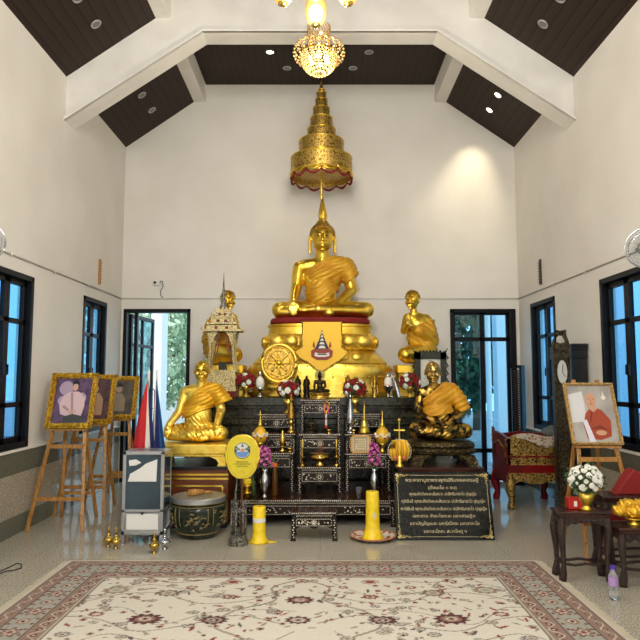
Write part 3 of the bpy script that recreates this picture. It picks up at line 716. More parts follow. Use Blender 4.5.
# left cabinet and gilded pedestal
CLZ = Z(467, 6.52)
root = thing('wooden_cabinet', 'orange-brown wooden cabinet with gilt trim under the golden monk statue', 'cabinet', (-1.31, 6.9, 0))
b = B(); b.box(-.385, .385, -.34, .34, .06, CLZ - .03); b.build('body', M_cabwood, root, bevel=.004)
b = B(); b.box(-.4, .4, -.36, .36, CLZ - .03, CLZ); b.build('top', M_black, root, bevel=.004)
b = B()
for z in (CLZ - .09, CLZ - .13): b.box(-.39, .39, -.348, -.338, z, z + .018)
for x in (-.33, .33): b.box(x - .008, x + .008, -.348, -.338, .1, CLZ - .2)
b.box(-.33, .33, -.348, -.338, CLZ - .2, CLZ - .185); b.box(-.33, .33, -.348, -.338, .1, .115); b.build('gilt_trim', M_gold, root)
b = B(); b.box(-.37, .37, -.32, .32, 0, .06); b.build('plinth', M_dark, root)
def ped(root, hx, hy, H, m, rocky=False):
    b = B(); b.box(-hx, hx, -hy, hy, H * .55, H); b.build('slab', m, root, bevel=.008)
    b = B(); b.box(-hx * .93, hx * .93, -hy * .93, hy * .93, H * .42, H * .55); b.build('frieze', m, root, bevel=.006)
    for sx in (-1, 1):
        for sy in (-1, 1):
            b = B(); w = hx * .22
            poly = [(sx * hx * .95, H * .42), (sx * (hx * .95 - w * 1.9), H * .42), (sx * (hx * .95 - w * 1.1), H * .3), (sx * (hx * .95 - w * .8), H * .1), (sx * (hx * .95 - w), 0), (sx * hx * .97, 0)]
            y_ = sorted((sy * hy * .93, sy * hy * .6)); b.prism(poly, *y_); b.build('leg', m, root)
MP = .235
mz = Z(443, 6.75) - CLZ
root = thing('statue_pedestal', 'gilded low pedestal with curved feet under the golden monk statue', 'pedestal', (X(195, 6.85), 6.88, CLZ))
ped(root, .375, .3, mz, M_goldpaint)
mk = thing('monk_statue', 'golden seated monk statue with satin robe, left of the altar tables', 'statue', (X(196, 6.85), 6.92, CLZ + mz))
body = [('s', (0, 5, 9), (17, 12, 9.5)), ('s', (0, 3, 24), (13.5, 10, 15)), ('s', (1, 4, 40), (15, 9.5, 12)), ('c', (-11, 4, 48), 6, (2, 4, 50), 6.5, (14, 4, 48), 6), ('c', (2.5, 2, 50), 5, (3, 1, 61), 4.6),
        ('c', (-14, 4, 47), 5.4, (-18, 1, 29), 4.4, (-26, -10, 16), 3.3), ('c', (17, 4, 47), 5.4, (23, 1, 30), 4.5, (21, -11, 17), 3.3),
        ('c', (-8, 4, 8), 8.5, (-25, -4, 7.5), 7), ('c', (9, 4, 8), 8.5, (24, -4, 7.5), 7), ('c', (-25, -5, 6.4), 6, (6, -15, 4), 4), ('c', (24, -5, 6.5), 6, (-5, -16, 5.6), 4), ('s', (-10, -15.5, 5), (6, 3, 3)), ('s', (9, -15.5, 4), (6, 3, 3))]
body += hand((-27, -12.5, 13), (-.1, -.3, -1), L=7.5, sp=1.7, w=1.05) + hand((21, -13.5, 14), (.05, -.3, -1), L=7.5, sp=1.7, w=1.05)
rb = [('s', (1, 4, 40), (15.5, 9.8, 12)), ('s', (0, 3, 24), (14.5, 10.5, 15)), ('c', (-11, 4, 48), 6, (2, 4, 50), 7, (14, 4, 48), 7), ('c', (17, 4, 48), 6.6, (25, 1, 38), 7, (27, -1, 33), 5)]
monk(mk, body, (3, 1, 69), math.radians(4), M_goldpaint, M_gold, rb, [((-13, 0, 37), (-.7, 0, .74)), ((-14, 0, 22), (.36, 0, -.93))], M_robe2, (.45, 4., (-.5, 0, .85)), M_bronzeblk, .98)
rest(mk, CLZ + mz)
# right cabinet, dark pedestal, bronze monk
CRZ = Z(468, 6.4)
xa, xb = X(399.5, 6.4), X(484, 6.4)
root = thing('wooden_cabinet', 'dark wood cabinet with brown edge under the bronze monk statue, behind the plaque', 'cabinet', ((xa + xb) / 2, 6.78, 0))
hw = (xb - xa) / 2
b = B(); b.box(-hw + .03, hw - .03, -.34, .34, .05, CRZ - .05); b.build('body', M_carved, root, bevel=.004)
b = B(); b.box(-hw, hw, -.37, .37, CRZ - .05, CRZ); b.build('top', M_rosetop, root, bevel=.005)
b = B(); b.box(-hw + .04, hw - .04, -.32, .32, 0, .05); b.build('plinth', M_dark, root)
mz = Z(441.5, 6.6) - CRZ
root = thing('statue_pedestal', 'dark rocky carved pedestal under the bronze monk statue', 'pedestal', (X(440.5, 6.75), 6.78, CRZ))
b = B()
b.lathe([(.27, mz * .42), (.34, mz * .5), (.35, mz * .62), (.33, mz * .72), (.345, mz * .82), (.33, mz * .95), (.3, mz)], 28, sy=.86, power=3, petals=14, amp=.02); b.build('rock_slab', M_rock, root, smooth='auto')
for sx in (-1, 1):
    for sy in (-1, 1):
        b = B(); b.prism([(sx * .3, mz * .45), (sx * .14, mz * .45), (sx * .2, mz * .3), (sx * .24, 0), (sx * .34, 0), (sx * .33, mz * .2)], *sorted((sy * .26, sy * .16))); b.build('leg', M_rock, root)
mk = thing('monk_statue', 'dark bronze seated monk statue with gold leaf and ochre robe on the right', 'statue', (X(441, 6.75), 6.8, CRZ + mz))
body = [('s', (0, 5, 9), (16, 12, 9.5)), ('s', (-1, 3, 24), (12.5, 10, 15)), ('s', (-2, 4, 38), (14, 9.5, 12)), ('c', (-14, 4, 45), 5.2, (-4, 4, 48), 6, (10, 4, 45), 5.6), ('c', (-4.5, 2, 47), 4.6, (-6, 0, 57), 4.2),
        ('c', (-17, 4, 44), 4.8, (-21, 0, 24), 3.9, (-6, -13, 17), 3), ('c', (14, 4, 44), 5, (21, 0, 25), 4.2, (8, -13, 17), 3),
        ('c', (-8, 4, 8), 8.5, (-23, -4, 9), 7.6), ('c', (9, 4, 8), 8.5, (24, -4, 8), 7), ('c', (-23, -5, 7), 6.4, (6, -15, 4), 4), ('c', (24, -5, 7), 6.4, (-5, -16, 5.6), 4), ('s', (-10, -15.5, 5), (6, 3, 3))]
body += hand((-3, -14.5, 17), (1, -.2, -.2), L=7, sp=1.6, w=1.) + hand((5, -15.5, 15.5), (-1, -.2, -.3), L=7, sp=1.6, w=1.)
rb = [('s', (-2, 4, 38), (14.5, 9.8, 12)), ('s', (-1, 3, 24), (14, 10.8, 15)), ('c', (-14, 4, 45), 5.2, (-4, 4, 48), 6.4, (10, 4, 46), 6.4), ('c', (13, 4, 46), 6, (20, 1, 36), 6, (23, 0, 29), 5)]
monk(mk, body, (-6, -1, 65), math.radians(-6), M_leaf, M_bronzegold, rb, [((-10, 0, 43), (-.62, 0, .78)), ((-20, 0, 20), (.16, 0, -.98))], M_robe3, (.55, 5., (-.55, 0, .83)), M_dark, .98, M_leaf)
rest(mk, CRZ + mz)

# ------------------------------------------------------------------ kneeling disciples
def disciple(name, lab, px, s):
    k = 8.35 / F
    zb = Z(380, 8.15) - ZA if False else 0
    H = Z(364.5, 8.1) - ZA
    pr = thing('statue_pedestal', 'plain gilded block under the kneeling disciple on the %s' % ('right' if s > 0 else 'left'), 'pedestal', (X(px + s * 5, 8.35), 8.46, ZA))
    b = B(); b.box(-.27, .27, -.24, .24, 0, H * .72); b.box(-.29, .29, -.26, .26, H * .72, H); b.build('block', M_gold, pr, bevel=.012)
    b = B(); b.box(-.3, .3, -.27, .27, 0, H * .2); b.build('foot_moulding', M_goldpaint, pr, bevel=.01)
    root = thing(name, lab, 'statue', (X(px, 8.35), 8.46, ZA + H))
    f = lambda q: tuple((s * q[0], q[1], q[2]))
    bl = [('s', f((11, 4, 11)), (12, 11, 11)), ('s', f((8, 2, 28)), (10.5, 8.5, 14)), ('s', f((6, 1, 40)), (12, 8.5, 11)), ('c', f((-4, 0, 47)), 4.6, f((5, 1, 48)), 5, f((15, 1, 46)), 4.8), ('c', f((3, 0, 48)), 3.8, f((1.5, -1, 58)), 3.6),
          ('c', f((14, 3, 14)), 11, f((2, -5, 11)), 10, f((-8, -11, 9)), 8), ('c', f((8, 8, 9)), 9, f((-4, -4, 7)), 7), ('c', f((-7, -11, 6)), 6, f((18, 2, 4)), 5), ('c', f((18, 10, 4)), 4, f((24, 14, 3)), 3),
          ('c', f((-5, 0, 46)), 4.2, f((-9, -7, 33)), 3.6, f((-6, -14, 40)), 2.6), ('c', f((16, 0, 45)), 4.6, f((17, -5, 30)), 4, f((-3, -14, 38)), 2.7),
          ('c', f((-5.5, -14.5, 40)), 1.9, f((-6, -15.5, 45)), 1.5, f((-6.4, -15.5, 49)), .9), ('c', f((-3.5, -15, 40)), 1.9, f((-4, -16, 45)), 1.5, f((-5.4, -16, 49)), .9), ('c', f((-4, -16.5, 41)), 1., f((-4.6, -17.2, 45)), .9)]
    me = blob_mesh('body', bl, k, .0105, 4); me.materials.append(M_gold); link('body', me, root, smooth=True)
    me = blob_mesh('head', head_blobs(f((1, -2, 65)), .92, s * math.radians(-38)), k, .006, 3); me.materials.append(M_gold); h = link('head', me, root, smooth=True)
    b = B(); hc = Vector(f((1, -1.2, 67)))
    for i in range(170):
        t = i / 170; zz = 1 - 1.1 * t; rr = math.sqrt(max(0, 1 - zz * zz)); a = i * 2.39996
        q = Matrix.Rotation(s * math.radians(-38), 3, 'Z') @ Vector((rr * math.cos(a), rr * math.sin(a), zz))
        d_ = Matrix.Rotation(-s * math.radians(-38), 3, 'Z') @ q
        if d_.y < -.3 and q.z < .55: continue
        b.sph((hc + Vector((q.x * 7.3, q.y * 8.2, q.z * 7.6))) * k, .8 * k, 6, 4)
    b.build('curled_hair', M_golddark, h, smooth=True)
    rb = [('s', f((6, 1, 40)), (12.3, 9, 11)), ('s', f((9, 2, 28)), (12.5, 10, 15)), ('c', f((14, 1, 45)), 6, f((17, -4, 30)), 6.2, f((6, -10, 33)), 4.6), ('s', f((12, 4, 16)), (13, 12, 14)), ('c', f((15, 1, 44)), 6.4, f((19, 0, 24)), 7)]
    me = robe_mesh('robe', rb, k, .011, [(f((-3, 0, 36)), (-s * .35, 0, .94)), (f((1, 0, 17)), (-s * .78, 0, -.62))], 1.2, (.5, 4.4, (s * .6, 0, .8)))
    me.materials.append(M_robe); o = link('robe', me, root, smooth=True); md = o.modifiers.new('s', 'SOLIDIFY'); md.thickness = .012; md.offset = 0
    rest(root, ZA + H)
rest(bud, ZS)
disciple('disciple_statue', 'golden kneeling disciple with orange robe and joined hands, right of the throne', 414.5, 1)
disciple('disciple_statue', 'golden kneeling disciple behind the small spired pavilion, left of the throne', 226, -1)
# ------------------------------------------------------------------ mother-of-pearl altar tables
def inlay_panel(b, x0, x1, z0, z1, y, rnd, rosette=True, dens=1.):
    """pearl border dashes, rosette and petals lying on a face at depth y"""
    t = .0022
    def dash(xa, xb, za, zb): b.box(xa, xb, y - t, y + .001, za, zb)
    n = max(6, int((x1 - x0) / .016))
    for i in range(n):
        xa = x0 + (x1 - x0) * i / n
        for z in (z0, z1): dash(xa + .002, xa + .011, z - .003, z + .003)
    m = max(2, int((z1 - z0) / .016))
    for i in range(m):
        za = z0 + (z1 - z0) * i / m
        for x in (x0, x1): dash(x - .003, x + .003, za + .002, za + .011)
    cx, cz = (x0 + x1) / 2, (z0 + z1) / 2; h = (z1 - z0)
    if rosette:
        R = h * .42
        for i in range(16):
            a = 2 * PI * i / 16; b.sph((cx + R * math.cos(a), y, cz + R * math.sin(a) * .95), (.004, .002, .004), 5, 3)
        for i in range(6):
            a = 2 * PI * i / 6; b.sph((cx + R * .45 * math.cos(a), y, cz + R * .45 * math.sin(a)), (.008, .002, .008), 6, 3)
    k = int((x1 - x0) * 60 * dens)
    for i in range(k):
        x = rnd.uniform(x0 + .015, x1 - .015); z = rnd.uniform(z0 + .012, z1 - .012)
        if rosette and abs(x - cx) < h * .45: continue
        r = rnd.uniform(.004, .011); b.sph((x, y, z), (r, .002, r * rnd.uniform(.5, 1)), 6, 3)
def scroll_band(b, x0, x1, z, y, h=.016):
    n = max(4, int((x1 - x0) / .022))
    for i in range(n):
        x = x0 + (x1 - x0) * (i + .5) / n; s = 1 if i % 2 else -1
        b.tube([(x - .008, y, z - s * h * .3), (x - .002, y, z + s * h * .4), (x + .005, y, z + s * h * .1), (x + .009, y, z - s * h * .35)], .0028, 4)
def pearl_table(lab, x0, x1, y0, y1, z1, zf, group='inlaid altar tables stacked in front of the altar', apron=.12, name='altar_table'):
    rnd = random.Random(hash(round(x0 * 100)) + int(z1 * 100))
    w = x1 - x0; d = y1 - y0; h = z1 - zf; cx = (x0 + x1) / 2
    root = thing(name, lab, 'table', (cx, (y0 + y1) / 2, zf), group=group)
    hx, hy = w / 2, d / 2; ap = min(apron, h * .62)
    b = B(); b.box(-hx, hx, -hy, hy, h - .018, h); b.build('tabletop', M_inlaytop, root, bevel=.003)
    b = B(); b.box(-hx + .02, hx - .02, -hy + .016, hy - .016, h - .05, h - .018); b.build('waist', M_lacq, root)
    b = B(); az0, az1 = h - .05 - ap, h - .05
    n = 16; poly = [(-hx + .012, az1), (hx - .012, az1), (hx - .012, az0)]
    for i in range(n + 1):
        t = i / n; poly.append((hx - .03 - (w - .06) * t, az0 + ap * .30 * (1 - abs(2 * t - 1) ** 3) * (0.6 - .6 * math.cos(4 * PI * t)) ))
    poly.append((-hx + .012, az0)); b.prism(poly, -hy + .008, -hy + .024)
    for s in (-1, 1): b.box(*sorted((s * (hx - .012), s * (hx - .028))), -hy + .024, hy - .01, az0 + ap * .3, az1)
    b.build('apron', M_lacq, root)
    for sx in (-1, 1):
        for sy in (-1, 1):
            X0, X1 = sorted((sx * (hx - .008), sx * (hx - .045))); Y0, Y1 = sorted((sy * (hy - .006), sy * (hy - .04)))
            b = B(); b.box(X0, X1, Y0, Y1, .0, h - .05)
            b.box(*sorted((sx * (hx + .0), sx * (hx - .05))), *sorted((sy * (hy - .0), sy * (hy - .045))), 0, .02); b.build('leg', M_lacq, root, bevel=.003)
    b = B(); y = -hy + .008
    inlay_panel(b, -hx + .055, hx - .055, az0 + ap * .28, az1 - .012, y, rnd)
    scroll_band(b, -hx + .05, hx - .05, h - .034, -hy + .015)
    m = int(w / .02)
    for i in range(m):
        x = -hx + .008 + (w - .016) * i / m; b.box(x, x + .011, -hy - .0022, -hy + .001, h - .013, h - .005)
    for sx in (-1, 1):
        xx = sx * (hx - .027)
        for i in range(int((h - .08) / .022)): b.sph((xx + .004 * (-1) ** i, -hy + .005, .035 + i * .022), (.007, .002, .006), 6, 3)
    b.build('pearl_inlay', M_pearl, root)
    return root
ZBT = Z(500, 6.62)
pearl_table('widest low inlaid table carrying the smaller altar tables', -.84, .765, 6.62, 7.76, ZBT, 0, apron=.13)
def T(lab, xa, xb, Y, py, d=.25, wdw=None):
    z = Z(py, Y); pearl_table(lab, X(xa, Y, py), X(xb, Y, py), Y, Y + d, z, ZBT, apron=.14); return z
Y3, Y2, Y1 = 7.0, 7.255, 7.51
zL3 = T('lowest inlaid table of the left stack, under the brass flame vase', 248, 294.5, Y3, 452.8)
zL2 = T('middle inlaid table of the left stack, under the tall gold stupa', 262, 296, Y2, 433.6)
zL1 = T('highest inlaid table of the left stack, under red and white roses', 257, 296, Y1, 414)
YC3, YC2, YC1 = 6.9, 7.155, 7.41
zC3 = T('front middle inlaid table holding the brass incense bowl', 297, 342, YC3, 467)
zC2 = T('central inlaid table holding the small dark seated figurine', 298.5, 341.5, YC2, 434)
zC1 = T('topmost central inlaid table under the haloed bronze figurine', 300, 341, YC1, 399.5)
zR3 = T('lowest inlaid table of the right stack, under the framed certificate', 344.5, 391, Y3, 453.5)
zR2 = T('middle inlaid table of the right stack, under the golden bell stupa', 344.5, 379, Y2, 434)
zR1 = T('highest inlaid table of the right stack, behind the silver stupa', 344.5, 384, Y1, 413.5)
# front stool
zst = Z(512.5, 6.06)
pearl_table('small inlaid footstool standing on the floor in front of the altar tables', X(290.5, 6.06, 512), X(337.5, 6.06, 512), 6.06, 6.33, zst, 0, group=None, apron=.1, name='footstool')

# ------------------------------------------------------------------ lathe things
def lt(name, lab, cat, loc, parts, group=None, rotz=0):
    root = thing(name, lab, cat, loc, rotz, group)
    for nm, prof, m, kw in parts:
        B().lathe(prof, kw.get('n', 24), petals=kw.get('petals', 0), amp=kw.get('amp', 0), sx=kw.get('sx', 1), sy=kw.get('sy', 1)).build(nm, m, root, smooth=kw.get('sm', True))
    return root
def at(px, Y, z, py=450): return (X(px, Y, py), Y, z)
def sc(prof, w, h):
    R = max(r for r, z in prof); H = max(z for r, z in prof); return [(r / R * w, z / H * h) for r, z in prof]
URN = [(.45, 0), (.5, .04), (.2, .12), (.3, .2), (.75, .32), (1, .45), (.9, .58), (.45, .66), (.3, .75), (.5, .8), (.22, .88), (.1, .95), (.04, 1.)]
CHEDI = [(1, 0), (1, .05), (.85, .06), (.85, .12), (.7, .13), (.72, .19), (.6, .2), (.58, .3), (.42, .42), (.3, .45), (.34, .48), (.2, .5), (.16, .6), (.1, .75), (.06, .9), (.02, 1)]
def tiersp(n, top=.05):
    out = []
    for i in range(n):
        r = 1 - (1 - top) * i / n; out += [(r, i / n), (r, (i + .55) / n), (r * .8, (i + .6) / n), (r * .78, (i + 1) / n)]
    return out
VASE = [(.55, 0), (.6, .05), (.35, .12), (.4, .18), (.85, .4), (1, .55), (.8, .72), (.45, .9), (.62, 1)]
def roses(lab, px, Y, z, h, R, red=.72, group=None, whites=True, n=26, vh=None, pot=M_gold, name='rose_bouquet', seed=1, sq=.85):
    rnd = random.Random(seed); root = thing(name, lab, 'flowers', at(px, Y, z), group=group); vh = vh or h - R
    B().lathe(sc([(.8, 0), (.85, .08), (.3, .2), (.35, .3), (.7, .6), (1, 1)], R * .5, vh), 18).build('vase', pot, root, smooth=True)
    c = Vector((0, 0, h - R * sq * .9)); b = B()
    for i in range(60):
        q = Vector((rnd.gauss(0, 1), rnd.gauss(0, 1), rnd.gauss(.1, 1))).normalized(); p = c + Vector((q.x * R, q.y * R, q.z * R * sq)) * rnd.uniform(.8, 1.1)
        d = q.cross(Vector((rnd.random(), rnd.random(), .3))).normalized() * R * .16
        b._grid([[p - d * .2, p + d * .2], [p + q * R * .1 + d, p + q * R * .1 - d * .3], [p + q * R * .25, p + q * R * .25 + d * .1]], closed=False, cap=False)
    b.sph(c, (R * .78, R * .78, R * .7 * sq), 12, 8); b.build('greenery', M_green, root)
    ct = 0
    for i in range(n):
        t = (i + .5) / n; zz = 1 - 1.6 * t; rr = math.sqrt(max(0, 1 - zz * zz)); a = i * 2.39996 + seed
        q = Vector((rr * math.cos(a), rr * math.sin(a), zz)); p = c + Vector((q.x * R, q.y * R, q.z * R * sq)) * .95; s = R * rnd.uniform(.24, .32)
        M = Matrix.Translation(p) @ q.to_track_quat('Z', 'Y').to_matrix().to_4x4()
        b = B()
        for r, z0, z1 in ((1, -.3, .35), (.72, -.2, .5), (.42, 0, .6)):
            b.lathe([(r * s * .5, z0 * s), (r * s, (z0 + .35) * s), (r * s * .92, z1 * s), (r * s * .6, (z1 - .08) * s)], 9, petals=5, amp=.08, M=M)
        b.build('rose', M_redpetal if rnd.random() < red else M_whitepetal, root)
    return root
# roses on altar and tables
ra = roses('red and white roses in a gold pot on the altar beside the pavilion', 245.5, 7.95, ZA, .28, .115, seed=2)
roses('red and white roses in a gold pot on the altar beside the right throne foot', 410.5, 7.93, ZA, .28, .12, seed=3)
roses('red and white roses on the highest left inlaid table', 288, Y1 + .15, zL1, .37, .125, seed=4, vh=.17)
roses('red and white roses on the highest right inlaid table', 355, Y1 + .15, zR1, .38, .13, seed=5, vh=.17)

# dharma wheel
YW = 7.98
root = thing('dharma_wheel', 'golden dharma wheel on a lotus stand at the left of the throne', 'wheel', at(278.5, YW, ZA))
zw = Z(363, YW) - ZA; R = .212
b = B(); b.lathe([(R, -.02), (R, .02), (0, .02), (0, -.02)][:2] + [(.001, .02)], 40, M=Matrix.Translation((0, .02, zw)) @ Matrix.Rotation(PI / 2, 4, 'X')); b.build('disc', M_golddark, root)
b = B(); b.torus((0, 0, zw), R, .024, 40, 8, 'y', 1, 1.08); b.torus((0, -.012, zw), R * .68, .009, 40, 6, 'y', 1, 1.08); b.torus((0, -.012, zw), R * .86, .005, 40, 6, 'y', 1, 1.08)
for i in range(24):
    a = 2 * PI * i / 24; b.sph((R * .86 * math.cos(a), -.014, zw + R * .92 * math.sin(a)), .012, 8, 5)
for i in range(32):
    a = 2 * PI * i / 32; b.sph((R * 1.1 * math.cos(a), 0, zw + R * 1.18 * math.sin(a)), .013, 8, 5)
b.build('rim', M_goldpaint, root, smooth=True)
for i in range(8):
    a = PI / 4 * i; q = Vector((math.cos(a), 0, math.sin(a) * 1.06)); s = Vector((-math.sin(a), 0, math.cos(a)))
    b = B(); c = Vector((0, -.012, zw)); b.tube([c + q * t * R for t in (.14, .25, .4, .55, .68)], [.008, .02, .01, .022, .008], 7); b.build('spoke', M_goldpaint, root, smooth=True)
b = B(); b.sph((0, -.02, zw), (.035, .02, .035)); b.torus((0, -.02, zw), .045, .009, 20, 6, 'y'); b.build('hub', M_gold, root, smooth=True)
b = B(); b.lathe([(.13, 0), (.14, .03), (.1, .045), (.09, .07), (.13, .10), (.16, .13), (.13, .15), (.05, .16)], 28, sy=.6, petals=14, amp=.05); b.build('lotus_stand', M_goldpaint, root, smooth=True)

# figurines
def standing(name, lab, px, Y, z, h, m, group=None, robe=M_golddark):
    root = thing(name, lab, 'figurine', at(px, Y, z), group=group); k = h / 78
    bl = [('s', (0, 0, 60), (8, 5, 8)), ('c', (0, 0, 58), 8, (0, 0, 12), 9.5), ('c', (0, 0, 12), 9.5, (0, 0, 7), 10), ('c', (0, 0, 64), 3, (0, 0, 68), 3), ('s', (0, -1, 70), (4.6, 5, 5.4)), ('c', (-8, 0, 60), 3, (-11, -1, 44), 2.6, (-9, -4, 34), 2.2), ('c', (8, 0, 60), 3, (11, -1, 46), 2.6, (5, -7, 52), 2.2),
          ('c', (0, 0, 74), 2.4, (0, 0, 79), .8)]
    me = blob_mesh('body', bl, k, h / 70, 2); me.materials.append(m); link('body', me, root, smooth=True)
    B().lathe([(13 * k, 0), (14 * k, 2 * k), (11 * k, 4 * k), (13 * k, 7 * k), (9 * k, 8 * k)], 18, petals=9, amp=.06).build('lotus_base', m, root, smooth=True)
    b = B(); b.prism([(-8 * k, 56 * k), (-13 * k, 20 * k), (-10 * k, 14 * k), (0, 10 * k), (10 * k, 14 * k), (13 * k, 20 * k), (8 * k, 56 * k)], .5 * k, 2.5 * k); b.build('robe_panel', robe, root)
    return root
standing('standing_figurine', 'dark bronze standing figurine beside the dharma wheel, the left one of two', 297.5, 7.9, ZA, .27, M_bronzeblk, robe=M_bronzeblk)
standing('standing_figurine', 'dark bronze standing figurine beside the haloed Buddha, the right one of two', 306.5, 7.9, ZA, .27, M_bronzeblk, robe=M_bronzeblk)
standing('standing_figurine', 'small gold standing figurine just right of the haloed Buddha', 348.5, 7.9, ZA, .28, M_golddark)
standing('standing_figurine', 'small gold standing figurine left of the silver egg lamp', 375, 7.9, ZA, .27, M_golddark)
def seated(name, lab, px, Y, z, w, m, halo=None, base=M_golddark, tier=.1):
    root = thing(name, lab, 'figurine', at(px, Y, z)); k = w / 96
    bl = [('s', (0, 5, 10), (19, 13, 10)), ('s', (0, 4, 30), (15, 10, 18)), ('s', (0, 5, 48), (19, 10, 12)), ('c', (-18, 5, 55), 7, (18, 5, 55), 7), ('c', (0, 4, 58), 6, (0, 3, 72), 5.5), ('s', (0, 1, 82), (11, 12, 14)), ('s', (0, 1, 96), (6, 6, 6)), ('c', (0, 1, 98), 3, (0, 1, 106), 1.2),
          ('c', (-23, 4, 54), 6.5, (-26, 1, 33), 5.6, (-24, -13, 17), 4.6), ('c', (23, 4, 54), 6.5, (27, 1, 31), 5.6, (4, -13, 14), 4.6), ('c', (-10, 5, 10), 10, (-40, -4, 9), 8.6), ('c', (10, 5, 10), 10, (40, -4, 9), 8.6), ('c', (-40, -5, 8), 7.4, (8, -16, 6), 5.4), ('c', (40, -5, 8), 7.4, (-6, -17, 8), 5.4), ('c', (0, -9, 84), 1.2, (0, -12, 79), 2)]
    me = blob_mesh('body', bl, k, w / 60, 2)
    for v in me.vertices: v.co.z += tier
    me.materials.append(m); link('body', me, root, smooth=True)
    hw = w * .52; b = B()
    b.lathe([(hw, 0), (hw, tier * .25), (hw * .85, tier * .3), (hw * .8, tier * .55), (hw * .98, tier * .7), (hw, tier * .92), (hw * .9, tier)], 28, sy=.55, petals=14, amp=.03); b.build('lotus_base', base, root, smooth='auto')
    if halo:
        b = B(); c = (0, 8 * k, tier + 84 * k); b.lathe([(.001, -.004), (24 * k, -.004), (24 * k, .004), (.001, .004)], 28, M=Matrix.Translation(c) @ Matrix.Rotation(PI / 2, 4, 'X'))
        for i in range(20): a = 2 * PI * i / 20; b.bar(c, (c[0] + 28 * k * math.cos(a), c[1], c[2] + 28 * k * math.sin(a)), .006)
        b.build('halo', halo, root)
    rest(root, z); return root
seated('seated_buddha_figurine', 'bronze seated Buddha figurine with a round halo on the topmost central table', 319.8, YC1 + .12, zC1, .235, M_bronzeblk, mat('halo_bronze', srgb(130, 120, 70), .4, .8), tier=.07)
seated('seated_buddha_figurine', 'gold seated Buddha figurine with pointed halo between the two standing gold ones', 361.5, 7.92, ZA, .13, M_golddark, M_golddark, tier=.06)
seated('seated_buddha_figurine', 'small dark seated figurine on the central table under the garland', 311, YC2 + .11, zC2, .13, M_bronzeblk, None, M_bronzeblk, tier=.03)
# silver urn with glass ball, egg lamp
lt('silver_urn', 'silver urn with pale egg top on the altar left of the wheel', 'urn', at(259.5, 7.92, ZA), [('foot', sc([(.7, 0), (.75, .1), (.25, .3), (.3, .5), (.9, .8), (1, 1)], .055, .12), M_silver, {}),
   ('egg', [(.03, .11), (.05, .14), (.055, .18), (.045, .22), (.02, .25), (.0, .26)], M_whitepetal, {}), ('finial', [(.012, .25), (.02, .27), (.012, .29), (.016, .31), (.0, .34)], M_silver, {})])
lt('egg_lamp', 'silver footed egg lamp with orange beading on the altar, right of the throne', 'lamp', at(388.7, 7.9, ZA), [('foot', sc([(.3, 0), (.3, .1), (.18, .2), (.5, .5), (.95, .85), (1, 1)], .07, .15), M_silver, {}),
   ('egg', [(.05, .13), (.045, .15), (.05, .19), (.04, .23), (.015, .25)], M_whitepetal, {}), ('beading', [(.058, .145), (.063, .15), (.058, .155), (.052, .15)], M_orange, {}), ('crown', [(.02, .245), (.03, .26), (.018, .275), (.022, .29), (.0, .31)], M_silver, {})])
lt('glass_globe', 'greenish glass globe on a slim foot behind the egg lamp', 'ornament', at(392.5, 8.02, ZA), [('foot', [(.04, 0), (.04, .01), (.012, .03), (.01, .22)], M_silver, {}), ('globe', [(.01, .22), (.035, .235), (.05, .27), (.04, .31), (.0, .325)], M_plasticclear, {})])
b = B(); b.cyl((0, 0, 0.012), (-.05, 0, .2), .03, .016, 12); tag(b.build('glass_tube', M_silver, None, at(399.5, 7.86, ZA), smooth='auto'), 'leaning pale metal tube on the altar beside the right rose pot', 'ornament')

# spired pavilion (busabok) on the altar left
YP = 7.97
pv = thing('spired_pavilion', 'small white and gold spired pavilion with red trim on the altar left', 'shrine', at(221.5, YP, ZA))
def pz(py): return Z(py, YP) - ZA
M_pav = mat('pavilion_gilt_white', srgb(214, 198, 142), .4, .3, .4, 60, srgb(96, 66, 32), 95, lo=.48, hi=.62)
u = YP / F
b = B(); b.box(-.19, .19, -.14, .14, 0, pz(391)); b.build('red_plinth', M_redlac, pv, bevel=.004)
b = B()
for y0, y1, hw in ((391, 387, 15), (387, 379, 14), (379, 376, 15), (376, 372, 14), (372, 370, 15.5)): b.box(-hw * u, hw * u, -hw * u * .7, hw * u * .7, pz(y0), pz(y1))
b.build('stepped_base', M_pav, pv, bevel=.003)
for s in (-1, 1):
    for q in (-1, 1):
        b = B(); b.tube([(s * 13 * u, q * 9 * u, pz(370)), (s * 11 * u, q * 8.5 * u, pz(350)), (s * 13.5 * u, q * 9.5 * u, pz(331))], [.018, .016, .02], 6); b.build('column', M_pav, pv)
        b = B(); b.prism([(s * 12.5 * u, pz(332)), (s * 3 * u, pz(332)), (s * 7 * u, pz(337)), (s * 10.5 * u, pz(347))], *sorted((q * 8.6 * u, q * 8 * u))); b.build('arch_bracket', M_pav, pv)
        b = B(); b.bar((s * 9 * u, q * 7.4 * u, pz(362)), (s * 3 * u, q * 7.4 * u, pz(334)), .02, .008); b.build('red_curtain', M_redlac, pv)
